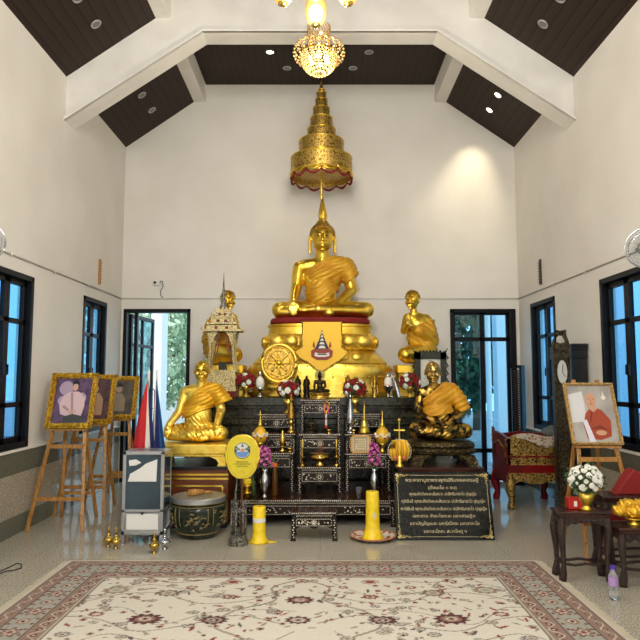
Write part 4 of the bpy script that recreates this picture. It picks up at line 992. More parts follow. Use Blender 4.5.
for y0, y1, hw in ((332, 326, 19), (325, 319, 14), (318.5, 313, 10.5), (313, 309, 7)):
    b = B(); b.box(-hw * u, hw * u, -hw * u * .75, hw * u * .75, pz(y0), pz(y0) + .022)
    b.lathe([(hw * u * .85 * 1.2, pz(y0) + .02), (hw * u * .62 * 1.2, pz(y1))], 4, sx=1, sy=.8, M=Matrix.Rotation(0, 4, 'Z')) if False else b.box(-hw * u * .78, hw * u * .78, -hw * u * .6, hw * u * .6, pz(y0), pz(y1))
    for s in (-1, 1):
        for q in (-1, 1): b.tube([(s * hw * u, q * hw * .72 * u, pz(y0)), (s * hw * 1.02 * u, q * hw * .74 * u, pz(y0) + .04), (s * hw * 1.0 * u, q * hw * .74 * u, pz(y0) + .07)], [.011, .007, .002], 5)
        for k in (-1, 0, 1): b.prism([((s * 0 + k * hw * .5 - 2.2) * u, pz(y0) + .02), ((k * hw * .5 + 2.2) * u, pz(y0) + .02), ((k * hw * .5) * u, pz(y0) + .075)], *sorted((s * hw * .75 * u, s * hw * .62 * u)))
    tr = b.build('roof_tier', M_pav, pv)
    for k in (-.55, .55): b = B(); b.prism([((k * hw * .5 - 1.6) * u, pz(y0) + .026), ((k * hw * .5 + 1.6) * u, pz(y0) + .026), ((k * hw * .5 + 1.6) * u, pz(y0) + .06), ((k * hw * .5 - 1.6) * u, pz(y0) + .06)], -hw * u * .64, -hw * u * .6); b.build('red_panel', M_redlac, tr)
B().lathe([(4.5 * u, pz(309)), (3.5 * u, pz(306)), (2.2 * u, pz(303)), (2.6 * u, pz(301)), (1.4 * u, pz(297)), (1.6 * u, pz(293)), (.8 * u, pz(286)), (.5 * u, pz(278)), (.25 * u, pz(273))], 10).build('spire', M_silverpaint, pv, smooth=True)
b = B(); b.box(-.045, .045, -.04, .04, pz(370), pz(362)); b.build('dark_seat', M_dark, pv, bevel=.004)

# carved certificate frame behind the bronze monk
fr = thing('certificate_frame', 'dark carved upright frame with a printed certificate behind the bronze monk', 'picture frame', at(430.5, 8.08, ZA, 375))
fz = lambda y: Z(y, 7.98) - ZA
uu = 7.98 / F
M_cert = mat('certificate_paper', srgb(206, 206, 194), .6)
b = B()
for a, c, d, e in ((-16, -10, 400, 352), (10, 16, 400, 352), (-16, 16, 359, 352), (-16, 16, 402, 396)): b.box(a * uu, c * uu, -.02, .02, max(0, fz(d)), fz(e))
for s in (-1, 1):
    for k in range(5): b.tube([(s * 15.5 * uu, 0, fz(392 - k * 8)), (s * 18 * uu, 0, fz(390 - k * 8)), (s * 16.2 * uu, 0, fz(386 - k * 8))], [.012, .014, .004], 6)
    b.tube([(s * 13 * uu, 0, fz(352)), (s * 16 * uu, 0, fz(351)), (s * 18 * uu, 0, fz(347.5))], [.014, .01, .003], 6)
for k in range(-3, 4): b.sph((k * 3.4 * uu, 0, fz(351.5)), (.02, .014, .022), 8, 5)
b.build('frame', mat('carved_dark_green_wood', srgb(56, 58, 42), .5, .2, .8, 80, srgb(30, 30, 22), 50), fr)
b = B(); b.box(-10 * uu, 10 * uu, -.006, .006, max(0, fz(398)), fz(359)); pp = b.build('certificate', M_cert, fr)
b = B()
for i, wd in enumerate((5, 3, 6.5, 7, 6, 7, 5, 6, 4)): b.box(-wd * uu, wd * uu, -.008, -.006, fz(366 + i * 2.6), fz(366 + i * 2.6) + .006)
b.torus((0, -.008, fz(362)), .02, .004, 16, 5, 'y'); b.build('printed_lines', M_grey, pp)

# stupas, egg ornaments and small brassware
lt('gold_stupa', 'small tiered gold stupa on a stem, on the middle left inlaid table', 'stupa', at(291, Y2 + .12, zL2), [('stem', [(.05, 0), (.055, .012), (.02, .03), (.022, .1), (.035, .12), (.015, .14), (.02, .165)], M_brass, {}), ('tiered_body', [(r * .058, .165 + z * .18) for r, z in tiersp(5, .25)], M_golddark, {'sm': 'auto'}), ('spire', [(.018, .345), (.014, .38), (.006, .42), (.0, .45)], M_golddark, {})])
lt('silver_stupa', 'tiered silver stupa on a stem, on the middle right inlaid table', 'stupa', at(350.5, Y2 + .1, zR2), [('stem', [(.05, 0), (.055, .012), (.02, .03), (.022, .1), (.05, .13), (.03, .15), (.05, .165)], M_silver, {}), ('tiered_body', [(r * .056, .165 + z * .22) for r, z in tiersp(6, .2)], M_silver, {'sm': 'auto'}), ('spire', [(.016, .385), (.01, .42), (.0, .47)], M_silver, {})])
lt('bell_stupa', 'golden bell-shaped stupa with slim spire on the middle right inlaid table', 'stupa', at(364.5, Y2 + .1, zR2), [('bell', [(.068, 0), (.07, .02), (.055, .03), (.058, .05), (.045, .06), (.04, .11), (.025, .14), (.03, .15)], M_gold, {}), ('spire', [(.016, .15), (.02, .17), (.01, .22), (.008, .3), (.0, .37)], M_gold, {})])
def egg(lab, px, Y, z, h, w):
    root = thing('egg_ornament', lab, 'ornament', at(px, Y, z))
    B().lathe(sc([(.75, 0), (.8, .1), (.4, .35), (.5, .55), (.8, .8), (1, 1)], w * .55, h * .22), 22).build('foot', M_gold, root, smooth=True)
    B().lathe([(w * r, h * (.2 + .42 * z)) for r, z in ((.3, 0), (.75, .12), (.98, .35), (.98, .55), (.75, .8), (.35, .97), (.1, 1.02))], 26).build('egg', M_yellow, root, smooth=True)
    B().lathe([(w * .3, h * .61), (w * .34, h * .66), (w * .14, h * .72), (w * .2, h * .76), (w * .06, h * .82), (w * .05, h), (0, h * 1.01)], 16).build('finial', M_gold, root, smooth=True)
    b = B()
    for k in range(6):
        a0 = 2 * PI * k / 6 + .2; b.tube([(w * 1.0 * math.cos(a0 + t * 1.05), w * 1.0 * math.sin(a0 + t * 1.05), h * (.47 - .1 * math.sin(t * PI))) for t in (0, .17, .33, .5, .67, .83, 1)], [.006, .009, .011, .012, .011, .009, .006], 6)
        b.sph((w * math.cos(a0), w * math.sin(a0), h * .44), .013, 8, 6)
    b.build('white_garland', M_white, root, smooth=True)
    b = B()
    for k in range(6): a0 = 2 * PI * (k + .5) / 6 + .2; b.sph((w * 1.0 * math.cos(a0), w * 1.0 * math.sin(a0), h * .35), .012, 8, 6)
    b.build('red_flowers', M_flagred, root, smooth=True)
egg('yellow egg ornament with white garlands above the yellow fan, left inlaid table', 260, Y3 + .14, zL3, .44, .078)
egg('yellow egg ornament with white garlands at the right end of the lowest right table', 382.5, Y3 + .12, zR3, .45, .08)
lt('flame_vase', 'slender brass lotus-bud vase on the lowest left inlaid table', 'vase', at(282.5, Y3 + .1, zL3), [('foot', [(.035, 0), (.038, .012), (.012, .03), (.014, .05), (.035, .06)], M_brass, {}), ('bud', [(.018, .06), (.032, .09), (.034, .12), (.022, .18), (.01, .22), (.0, .25)], M_brass, {})])
lt('incense_bowl', 'wide brass incense bowl with red sticks on the front middle table', 'bowl', at(320, YC3 + .12, zC3), [('foot', [(.055, 0), (.06, .01), (.035, .03), (.04, .045)], M_brass, {}), ('bowl', [(.04, .045), (.085, .06), (.105, .085), (.1, .105), (.08, .115), (.11, .13), (.112, .135), (.09, .13), (.0, .12)], M_brass, {})])
for i, (dx, h) in enumerate(((-.02, .11), (.0, .13), (.018, .1))):
    b = B(); b.cyl((0, 0, 0), (dx * .4, 0, h), .0022, n=5); x, y, z = at(320, YC3 + .12, zC3 + .121); tag(b.build('incense_stick', M_redpetal, None, (x + dx, y, z)), 'thin red incense stick standing in the brass bowl', 'incense', 'incense sticks in the brass bowl')
for px, lab in ((302.5, 'thin brass candlestick with tray, left of the incense bowl'), (336.5, 'thin brass candlestick with tray, right of the incense bowl')):
    lt('candlestick', lab, 'candlestick', at(px, YC3 + .1, zC3), [('base', [(.03, 0), (.032, .008), (.01, .02), (.007, .09)], M_brass, {'n': 16}), ('tray', [(.01, .085), (.04, .09), (.042, .096), (.01, .094)], M_brass, {'n': 16}), ('candle', [(.007, .09), (.0075, .28), (.0, .285)], M_goldpaint, {'n': 10})])
for px, Y, z, lab in ((290, Y3 + .06, zL3, 'tiny brass cup on the lowest left inlaid table'), (353.5, Y2 + .05, zR2, 'tiny brass cup between the two stupas, behind the certificate'), (329, YC2 + .06, zC2, 'tiny brass cup right of the dark figurine')):
    tag(B().lathe([(.02, 0), (.022, .005), (.008, .015), (.025, .03), (.03, .05), (.026, .05), (.0, .035)], 16).build('brass_cup', M_brass, None, at(px, Y, z), smooth=True), lab, 'cup', None)
# framed small certificate
fz0 = zR3; Yf = Y3 + .045; x0, x1 = X(350.5, Yf), X(371, Yf); hh = Z(435, Yf) - fz0
root = thing('small_picture_frame', 'small pale wooden frame with a document on the lowest right inlaid table', 'picture frame', ((x0 + x1) / 2, Yf, fz0)); hw = (x1 - x0) / 2
b = B(); t = .022
for q in ((-hw, -hw + t, 0, hh), (hw - t, hw, 0, hh), (-hw, hw, 0, t), (-hw, hw, hh - t, hh)): b.box(q[0], q[1], -.012, .012, q[2], q[3])
b.build('frame', mat('pale_gilt_wood', srgb(206, 160, 92), .5), root, bevel=.002)
b = B(); b.box(-hw + t, hw - t, -.004, .008, t, hh - t); dc = b.build('document', mat('old_paper', srgb(212, 196, 150), .7), root)
b = B()
for q in ((-1, 1, .14, .18), (-1, 1, .82, .86), (-1, -.9, .14, .86), (.9, 1, .14, .86)): b.box(q[0] * hw * .62, q[1] * hw * .62, -.006, -.004, hh * q[2], hh * q[3])
for k in range(4): b.box(-hw * .35, hw * .4, -.006, -.004, hh * (.3 + k * .12), hh * (.325 + k * .12))
b.torus((-hw * .42, -.005, hh * .64), .012, .003, 14, 5, 'y'); b.build('print', M_grey, dc)
# fan-shaped floral ornament
root = thing('garland_ornament', 'orange petal-shaped garland ornament with a crossbar on the right cabinet', 'ornament', at(399.5, 6.5, CRZ))
b = B(); u6 = 6.5 / F
B().lathe([(.045, 0), (.045, .01), (.02, .03), (.03, .07), (.02, .1), (.008, .12)], 16).build('foot', M_gold, root, smooth=True)
for k in range(9):
    a = -1.25 + 2.5 * k / 8; b = B()
    b.tube([(0, .01 * (k % 2), .26), (math.sin(a) * .07, 0, .25), (math.sin(a) * .098, 0, .16), (math.sin(a) * .075, 0, .06)], [.008, .016, .018, .01], 7); pt = b.build('petal', M_robe if k % 2 else M_yellow, root, smooth=True)
    if k in (2, 6):
        b = B(); b.sph((math.sin(a) * .075, -.01, .085), .014, 8, 6); b.build('pink_bud', M_pink, root, smooth=True)
b = B()
for i in range(30):
    a = -2.2 + 4.4 * i / 29; b.sph((math.sin(a) * .115, -.005, .155 + .115 * math.cos(a)), .006, 6, 4)
b.build('white_edging', M_white, root)
b = B(); b.cyl((0, 0, .1), (0, 0, .45), .009, .006, 8); b.bar((-.055, 0, .36), (.055, 0, .36), .014); b.sph((0, 0, .46), (.014, .014, .018), 8, 6); b.build('staff', M_goldpaint, root)

# hanging garlands on the central tables
root = thing('flower_garland', 'pink and yellow garland with red and white tassel hanging from the topmost central table', 'garland', (X(326.5, YC1 - .02), YC1 - .022, zC1))
def gz(y): return Z(y, YC1) - zC1
b = B(); b.tube([(.0, 0, -.02), (.03, -.004, -.05), (.025, -.008, -.11), (-.005, -.01, -.15), (-.03, -.008, -.12), (-.02, -.004, -.05), (0, 0, -.02)], [.008, .012, .014, .016, .014, .012, .008], 7); b.build('yellow_loop', M_yellow, root, smooth=True)
b = B(); b.tube([(-.015, -.014, -.04), (-.035, -.015, -.1), (-.02, -.016, -.16)], [.006, .012, .004], 6); b.tube([(.0, -.014, -.05), (.02, -.015, -.11), (.022, -.016, -.17)], [.006, .012, .004], 6); b.build('pink_ribbon', M_pink, root, smooth=True)
b = B(); b.cyl((-.005, -.016, -.16), (-.005, -.016, -.21), .012); b.cyl((-.005, -.016, -.225), (-.005, -.016, -.29), .013); b.build('white_tassel', M_white, root, smooth='auto')
b = B(); b.cyl((-.005, -.016, -.21), (-.005, -.016, -.225), .014); b.cyl((-.005, -.016, -.29), (-.005, -.016, -.32), .014, .017); b.build('red_tassel_tip', M_flagred, root, smooth='auto')

# ---- things on the wide low table
def orchids(lab, px, Y, z, vh, total, seed):
    root = thing('orchid_vase', lab, 'flowers', at(px, Y, z)); rnd = random.Random(seed)
    B().lathe(sc(VASE, .055, vh), 24).build('vase', M_silver, root, smooth=True)
    b = B()
    for i in range(6):
        a = i * 1.1; b.tube([(0, 0, vh * .9), (.015 * math.cos(a), .015 * math.sin(a), vh + .08), (.05 * math.cos(a), .04 * math.sin(a), total)], .0025, 4)
    for s in (-1, 1): b._grid([[Vector((s * .01, 0, vh)), Vector((s * .02, 0, vh))], [Vector((s * .07, -.01, vh + .09)), Vector((s * .09, -.01, vh + .08))], [Vector((s * .13, -.02, vh + .14)), Vector((s * .131, -.02, vh + .139))]], closed=False, cap=False)
    b.build('stems', M_green, root)
    for i in range(26):
        t = i / 26; zz = vh + .03 + t * (total - vh - .03); r = .062 * (1 - .55 * t); a = i * 2.4
        p = Vector((r * math.cos(a), r * math.sin(a), zz)); b = B()
        q = Vector((p.x, p.y - .02, .03)).normalized(); M = Matrix.Translation(p) @ q.to_track_quat('Z', 'Y').to_matrix().to_4x4()
        b.lathe([(.004, 0), (.016, .006), (.022, .016), (.012, .012)], 10, petals=5, amp=.35, M=M); b.build('orchid', M_magenta, root)
zb = ZBT
orchids('silver vase of magenta orchids left, beside the yellow fan', 265, 6.72, zb, .30, .52, 1)
orchids('silver vase of magenta orchids right, behind the tall yellow candle', 374.3, 6.75, zb, .30, .55, 2)
root = lt('tall_bottle', 'brown bottle with orange cap on the low table beside the left orchids', 'bottle', at(275, 6.86, zb), [('body', [(.03, 0), (.032, .01), (.03, .2), (.024, .26), (.022, .3)], M_brown, {})])
B().lathe([(.026, .3), (.027, .335), (.0, .34)], 16).build('cap', M_orange, root, smooth='auto')
root = lt('drinking_glass', 'clear empty drinking glass on the low table left of the tall candle', 'glass', at(358.5, 6.72, zb), [('glass', [(.02, 0), (.033, .11), (.031, .11), (.019, .008), (0, .008)], M_plasticclear, {})])
lt('offering_bowl_stack', 'stack of gilded offering bowls on the low table behind the fan stand', 'bowls', at(247.5, 6.75, zb), [('lower_bowl', [(.04, 0), (.03, .02), (.06, .05), (.065, .06), (.03, .06)], M_gold, {}), ('upper_bowl', [(.035, .06), (.026, .09), (.055, .12), (.06, .13), (.0, .13)], M_gold, {}), ('yellow_fruit', [(.03, .13), (.05, .15), (.04, .19), (.01, .2)], M_wax, {})])
lt('green_glass_jar', 'small green jar on the low table beside the gilded bowls', 'jar', at(253.5, 6.85, zb), [('jar', [(.02, 0), (.024, .02), (.024, .14), (.012, .17), (.012, .2), (0, .2)], M_green, {})])

# ------------------------------------------------------------------ floor group
# glazed jar used as a drum
rd = .255
root = thing('glazed_jar', 'large dark green glazed jar with gold pattern and flat metal lid', 'jar', (X(199.5, 6.26), 6.26, 0))
hj = Z(499, 6.22)
B().lathe([(rd * .62, 0), (rd * .66, .02), (rd * .74, .05), (rd * .98, .16), (rd * 1.04, .27), (rd * 1.0, .34), (rd * .95, hj - .03), (rd * .97, hj - .02), (rd * .9, hj - .02)], 40).build('body', M_ceramic, root, smooth=True)
b = B()
for z, r, t in ((.055, .765, .006), (.31, 1.04, .004), (.335, 1.02, .004)): b.torus((0, 0, z), rd * r, t, 44, 6)
rn = random.Random(4)
for cxa in (-PI / 2, -PI / 2 + 1.25, -PI / 2 - 1.25, PI / 2):
    for i in range(26):
        a = cxa + rn.gauss(0, .26); z = .19 + rn.gauss(0, .045); R = rd * (1.0 + .04 * math.sin((z - .05) * 8)) + .0; p = Vector((R * math.cos(a), R * math.sin(a), z))
        if not .1 < z < .29: continue
        b.tube([p, p + Vector((-math.sin(a) * .02, math.cos(a) * .02, .012)), p + Vector((-math.sin(a) * .03, math.cos(a) * .03, -.004))], [.004, .007, .002], 5)
    for k in (-1, 1):
        a = cxa + k * .52; b.tube([(rd * r * math.cos(a), rd * r * math.sin(a), z) for r, z in ((.99, .14), (1.045, .2), (1.05, .27), (1.02, .3))], .005, 5)
b.build('gold_pattern', M_gpat, root, smooth=True)
B().lathe([(rd * .99, hj - .02), (rd * 1.02, hj - .015), (rd * 1.02, hj + .02), (rd * .98, hj + .03), (rd * .5, hj + .036), (0, hj + .036)], 40).build('lid', M_alu, root, smooth='auto')
b = B(); b.tube([(-.08, -.04, .03), (-.02, -.02, .033), (.06, .02, .028)], [.028, .032, .022], 10); b.tube([(.06, .02, .028), (.13, .05, .022)], [.013, .016], 8)
tag(b.build('wooden_mallet', M_easel, None, (X(198, 6.2), 6.2, hj + .038), smooth=True), 'short wooden mallet lying on the metal lid of the glazed jar', 'mallet')

# donation box
xb0, xb1 = X(122, 5.95, 500), X(163.5, 5.95, 500); hb = Z(451.5, 5.95)
root = thing('donation_box', 'grey metal donation box on legs with tinted glass front and torn paper', 'box', ((xb0 + xb1) / 2, 6.1, 0)); hw = (xb1 - xb0) / 2; D = .155
zl = .085
b = B(); t = .022
b.box(-hw + t, hw - t, -D + .012, D, zl, .28); b.box(-hw, hw, -D, D, zl, zl + .035); b.box(-hw, hw, -D, D, .285, .31); b.box(-hw, hw, -D, D, hb - .03, hb)
for sx in (-1, 1):
    for sy in (-1, 1): b.box(*sorted((sx * hw, sx * (hw - .03))), *sorted((sy * D, sy * (D - .03))), zl, hb)
b.build('frame', M_alu, root, bevel=.003)
for sx in (-1, 1):
    for sy in (-1, 1): b = B(); b.box(*sorted((sx * hw, sx * (hw - .03))), *sorted((sy * D, sy * (D - .03))), 0, zl); b.build('leg', M_alu, root)
b = B(); b.box(-hw + .03, hw - .03, -D + .004, -D + .01, .31, hb - .03); gl = b.build('glass_front', M_screen, root)
b = B(); b.box(hw - .008, hw - .003, -D + .03, D - .03, .31, hb - .03); b.build('glass_side', M_screen, root)
b = B(); b.box(-hw + .003, -hw + .008, -D + .03, D - .03, .31, hb - .03); b.build('glass_side', M_screen, root)
b = B(); b.prism([(-.14, hb - .27), (.12, hb - .27), (.125, hb - .07), (.02, hb - .11), (-.03, hb - .15), (-.12, hb - .2)], -D + .0015, -D + .004)
b.prism([(-.135, hb - .08), (-.07, hb - .07), (-.02, hb - .1), (-.07, hb - .125), (-.13, hb - .13)], -D + .0015, -D + .004); b.build('torn_paper', M_white_p, root)
b = B(); b.box(-hw + .045, hw - .045, -D - .001, -D + .01, zl + .045, .268); dw = b.build('drawer_panel', M_white_p, root, bevel=.002)
b = B(); b.cyl((0, -D + .005, .276), (0, -D - .014, .276), .01); b.build('lock', M_black, root, smooth='auto')
b = B(); b.box(-.09, .09, -.008, .008, hb, hb + .002); b.build('slot', M_dark, root)

# brass and silver water urns
pr = lt('water_urn', 'small brass water urn, left of the pair on the floor by the donation box', 'urn', at(108.5, 5.86, 0, 540), [('body', sc(URN, .046, .14), M_brass, {}), ('spire', [(.008, .125), (.01, .15), (.004, .175), (0, .19)], M_brass, {'n': 12})])
dup(pr, at(116, 5.8, 0, 540), None, 'small brass water urn, right of the pair on the floor by the donation box')
dup(pr, at(154.3, 5.66, 0, 545), None, 'small brass water urn standing alone in front of the donation box leg')
root = lt('silver_jug', 'small silver ewer on the floor between donation box and glazed jar', 'urn', at(164.7, 5.78, 0, 545), [('body', sc(URN, .05, .14), M_silver, {}), ('spire', [(.008, .135), (.01, .16), (.0, .19)], M_silver, {'n': 12})])

# yellow fan on its ornate stand
YN = 5.95
root = thing('talipot_fan', 'yellow oval ceremonial fan with round blue crest and script, held upright in its stand', 'fan', at(242.5, YN, Z(479, YN), 456))
fh = Z(436, YN) - Z(479, YN); fw = 16.6 * YN / F; cz = fh * .52
outl = []
for i in range(48):
    a = 2 * PI * i / 48; ca, sa = math.cos(a), math.sin(a); r = 1. if sa > 0 else 1 - .12 * abs(ca) ** 2 * abs(sa)
    outl.append((fw * math.copysign(abs(ca) ** .86, ca) * r * (1 if sa > -.1 else 1 - .06 * abs(sa)), cz + fh * .5 * math.copysign(abs(sa) ** .95, sa)))
b = B(); b.prism(outl, -.012, .012); b.build('fan_leaf', mat('fan_yellow_silk', srgb(216, 198, 42), .6, 0, .1, 60), root, bevel=.004)
b = B(); b.tube([(x, -.004, z) for x, z in outl + outl[:1]], .008, 6); b.tube([(x * .88, -.014, cz + (z - cz) * .9) for x, z in outl + outl[:1]], .002, 4); b.build('edging', M_goldpaint, root, smooth=True)
Mc = Matrix.Translation((0, -.013, cz + .055)) @ Matrix.Rotation(PI / 2, 4, 'X'); rc = .073
b = B(); b.lathe([(0.001, .0), (rc, 0), (rc, .003), (0.001, .003)], 32, M=Mc); cr = b.build('crest', mat('crest_white', srgb(206, 212, 210), .5), root)
b = B(); pl = [(rc * .8 * math.cos(PI + PI * i / 14), cz + .045 + rc * .68 * math.sin(PI + PI * i / 14)) for i in range(15)]; b.prism(pl, -.018, -.016); b.build('blue_field', mat('crest_blue', srgb(96, 136, 196), .5), cr)
b = B()
for s in (-1, 1):
    for k in range(4): b.tube([(s * (.02 + .012 * k), -.018, cz + .055 + .01 * k), (s * (.03 + .012 * k), -.018, cz + .075 + .01 * k - .012 * (k > 2)), (s * (.045 + .006 * k), -.018, cz + .06 - .008 * k)], .0035, 5)
b.prism([(-.014, cz + .09), (.014, cz + .09), (.0, cz + .12)], -.019, -.016); b.torus((0, -.016, cz + .055), rc * .96, .003, 32, 5, 'y'); b.build('crest_drawing', mat('crest_dark', srgb(52, 66, 74), .5), cr)
b = B(); b.sph((0, -.018, cz + .06), (.014, .003, .014), 10, 6); b.build('crest_centre', M_orange, cr)
def text(name, s, size, m, parent, loc, rot=(PI / 2, 0, 0), width=None, ext=.0008):
    cu = bpy.data.curves.new(name, 'FONT'); cu.body = s; cu.size = size; cu.align_x = 'CENTER'; cu.align_y = 'CENTER'; cu.extrude = ext; cu.resolution_u = 3
    o = bpy.data.objects.new(name, cu); COL.objects.link(o); bpy.context.view_layer.update()
    dg = bpy.context.evaluated_depsgraph_get(); me = bpy.data.meshes.new_from_object(o.evaluated_get(dg)); bpy.data.objects.remove(o)
    if len(me.vertices):
        xs = [v.co.x for v in me.vertices]; w0 = max(xs) - min(xs); cx = (max(xs) + min(xs)) / 2
        f = (width / w0) if width else 1
        for v in me.vertices: v.co.x = (v.co.x - cx) * f
    me.name = name; me.materials.clear(); me.materials.append(m)
    q = bpy.data.objects.new(name, me); COL.objects.link(q); q.parent = parent; q.location = loc; q.rotation_euler = rot; return q
for i, (t_, w_) in enumerate((('สมเด็จพระสังฆราช', .11), ('พระราชทานเนื่องในโอกาสฉลอง', .16), ('พุทธศักราช ๒๕๓๙', .11))):
    text('lettering', t_, .017, M_dark, root, (0, -.0135, cz - .045 - i * .02), width=w_)
b = B()
for s in (-1, 1): b.tube([(s * .12, -.013, cz - .03), (s * .135, -.013, cz - .06), (s * .11, -.013, cz - .1), (s * .125, -.013, cz - .05)], .003, 5)
b.tube([(-.03, -.013, cz - .15), (0, -.013, cz - .12), (.03, -.013, cz - .15), (0, -.013, cz - .14)], .004, 5); b.build('stitched_ornament', M_goldpaint, root)
b = B(); b.cyl((0, .0, -Z(479, YN) + .09), (0, 0, .01), .011, n=10); b.build('handle', M_cabwood, root)
hs = Z(478, YN)
st = thing('fan_stand', 'dark pearl-inlaid ornate stand holding the yellow oval fan', 'stand', at(238.5, YN + .0, 0, 520))
B().lathe([(.088, 0), (.092, .015), (.092, .03), (.08, .035), (.085, .05), (.085, .06), (.072, .065), (.075, .085), (.06, .09)], 28).build('base', M_silverpaint, st, smooth='auto')
for i in range(6):
    a = PI / 3 * i + .3; x, y = .06 * math.cos(a), .06 * math.sin(a)
    b = B(); b.tube([(x, y, .085), (x * 1.1, y * 1.1, .2), (x, y, .3), (x * 1.05, y * 1.05, .36), (x, y, .4)], [.012, .009, .013, .008, .002], 8); b.build('pillar', M_silverpaint, st, smooth=True)
b = B(); b.torus((0, 0, .3), .06, .008, 24, 6); b.build('ring', M_silverpaint, st, smooth=True)
b = B(); b.torus((0.0, 0, .31), .022, .008, 16, 6)
for i in range(6): a = PI / 3 * i + .3; b.bar((.024 * math.cos(a), .024 * math.sin(a), .31), (.06 * math.cos(a), .06 * math.sin(a), .3), .008)
for s in (-1, 1): b.tube([(s * .026, .014, .3), (s * .03, .014, .45), (s * .02, .014, hs - .03), (s * .024, .014, hs)], [.008, .01, .007, .009], 8)
b.build('socket', M_silverpaint, st, smooth=True)

# candles
root = thing('yellow_candle', 'short thick yellow candle with white band and wax puddle, left', 'candle', at(259, 6.02, 0, 530))
hcn = Z(506, 6.02)
B().lathe([(.085, 0), (.088, .015), (.07, .04), (.062, .06), (.058, .1), (.058, hcn - .01), (.054, hcn), (.0, hcn - .012)], 24, petals=7, amp=.025).build('wax', M_wax, root, smooth=True)
B().lathe([(.0595, hcn * .57), (.0605, hcn * .57), (.0605, hcn * .68), (.0595, hcn * .68)], 24).build('band', M_white_p, root)
b = B(); b.sph((.1, .01, .003), (.07, .03, .005), 14, 6); b.sph((-.05, 0, .004), (.06, .05, .008), 14, 6); b.build('wax_puddle', M_wax, root, smooth=True)
B().cyl((0, 0, hcn - .015), (.003, 0, hcn + .012), .0025, n=6).build('wick', M_dark, root)
YCc = 6.14
pt = thing('china_plate', 'patterned china plate on the floor under the tall yellow candle', 'plate', at(373, YCc, 0, 538))
B().lathe([(.1, 0), (.12, .004), (.17, .016), (.212, .036), (.214, .04), (.205, .038), (.16, .02), (.1, .01), (0, .01)], 44).build('plate', mat('plate_white_glaze', srgb(222, 214, 200), .2, 0, 0, 40, srgb(176, 96, 60), 22, lo=.52, hi=.58), pt, smooth=True)
B().torus((0, 0, .039), .211, .005, 44, 6).build('orange_rim', mat('plate_rim_orange', srgb(190, 104, 62), .3), pt, smooth=True)
root = thing('yellow_candle', 'tall yellow candle with a small cross mark standing on the china plate, right', 'candle', at(372.7, YCc, .011, 538))
hcn = Z(491, YCc) - .011
B().lathe([(.1, 0), (.1, .012), (.085, .03), (.08, .06), (.07, .07), (.066, .12), (.062, .3), (.06, hcn - .01), (.055, hcn), (0, hcn - .012)], 26, petals=9, amp=.02).build('wax', M_wax, root, smooth=True)
b = B(); b.box(.008, .016, -.069, -.06, .19, .25); b.box(-.006, .03, -.069, -.06, .213, .223); b.build('cross_mark', M_white_p, root)
B().cyl((0, 0, hcn - .015), (.003, 0, hcn + .012), .0025, n=6).build('wick', M_dark, root)
# ------------------------------------------------------------------ plaque
YS0, YS1 = 6.09, 6.27
zt = Z(472.5, YS1); ang = math.atan2(YS1 - YS0, zt); Ls = math.hypot(zt, YS1 - YS0)
xl, xr = X(396.6, YS0, 541), X(495.3, YS0, 541)
root = thing('stone_plaque', 'black polished stone plaque with gold chant lettering leaning in front of the dark cabinet', 'sign', ((xl + xr) / 2, YS0, .004)); root.rotation_euler = (-ang, 0, 0)
hw = (xr - xl) / 2
B().box(-hw, hw, 0, .022, 0, Ls).build('slab', mat('black_granite', srgb(13, 15, 11), .18, 0, 0, 60, srgb(24, 26, 20), 30, spec=.25), root, bevel=.003)
M_let = mat('gold_lettering', srgb(200, 184, 140), .5, .1)
b = B(); m_ = .03; c_ = .13
for s in (-1, 1): b.box(s * (hw - m_) - .0015, s * (hw - m_) + .0015, -.0012, .001, c_ + .02, Ls - c_)
b.box(-hw + c_ + .02, hw - c_ - .02, -.0012, .001, Ls - m_ - .0015, Ls - m_ + .0015); b.box(-hw + c_ + .02, hw - c_ - .02, -.0012, .001, m_ - .0015, m_ + .0015)
b.build('gold_border_line', M_let, root)
for sx in (-1, 1):
    for z0, sz in ((0, 1), (Ls, -1)):
        b = B(); cx, cz = sx * (hw - .018), z0 + sz * .018
        for k in range(7):
            t = k / 6; r = .016 - .010 * t
            for dx, dz in ((t * .115, .006 + .006 * math.sin(k * 2)), (.006 + .006 * math.sin(k * 2), t * .115)): b.sph((cx - sx * (dx + .006), -.001, cz + sz * (dz + .004)), (r * .8, .0022, r * .65), 8, 4)
            b.tube([(cx - sx * (t * .1 + .01), -.001, cz + sz * .01), (cx - sx * (t * .1 + .016), -.001, cz + sz * (.035 - .02 * t)), (cx - sx * (t * .1 + .004), -.001, cz + sz * (.03 - .02 * t))], .0028, 4)
            b.tube([(cx - sx * .01, -.001, cz + sz * (t * .1 + .01)), (cx - sx * (.035 - .02 * t), -.001, cz + sz * (t * .1 + .016)), (cx - sx * (.03 - .02 * t), -.001, cz + sz * (t * .1 + .004))], .0028, 4)
        b.build('corner_ornament', mat('corner_gold', srgb(190, 172, 110), .4, .5), root)
rows = [('พระคาถาบูชาพระพุทธสิริมงคลเศรษฐี', 481, 73.7, 1.15), ('(ตั้งนะโม ๓ จบ)', 488.8, 28.4, 1), ('พุทธะสังมังคะละสัมภะวะ ปะสิทธิมาละโว ปุญญัง', 495.2, 67, 1), ('ทุติยัมปิ พุทธะสังมังคะละสัมภะวะ ปะสิทธิมาละโว ปุญญัง', 502.6, 83, 1),
        ('ตะติยัมปิ พุทธะสังมังคะละสัมภะวะ ปะสิทธิมาละโว ปุญญัง', 510.2, 85.3, 1), ('เอกะเทวะ สังฆะโชตะละ มหาเศรษฐีวะ', 517.4, 62, 1), ('มหาปัญโญชะยะ มหาโภโคยะ มหาลาภะโย', 524.9, 68, 1), ('มหาสะโภคะ สะวาโหตุ ฯ', 532.6, 41.6, 1)]
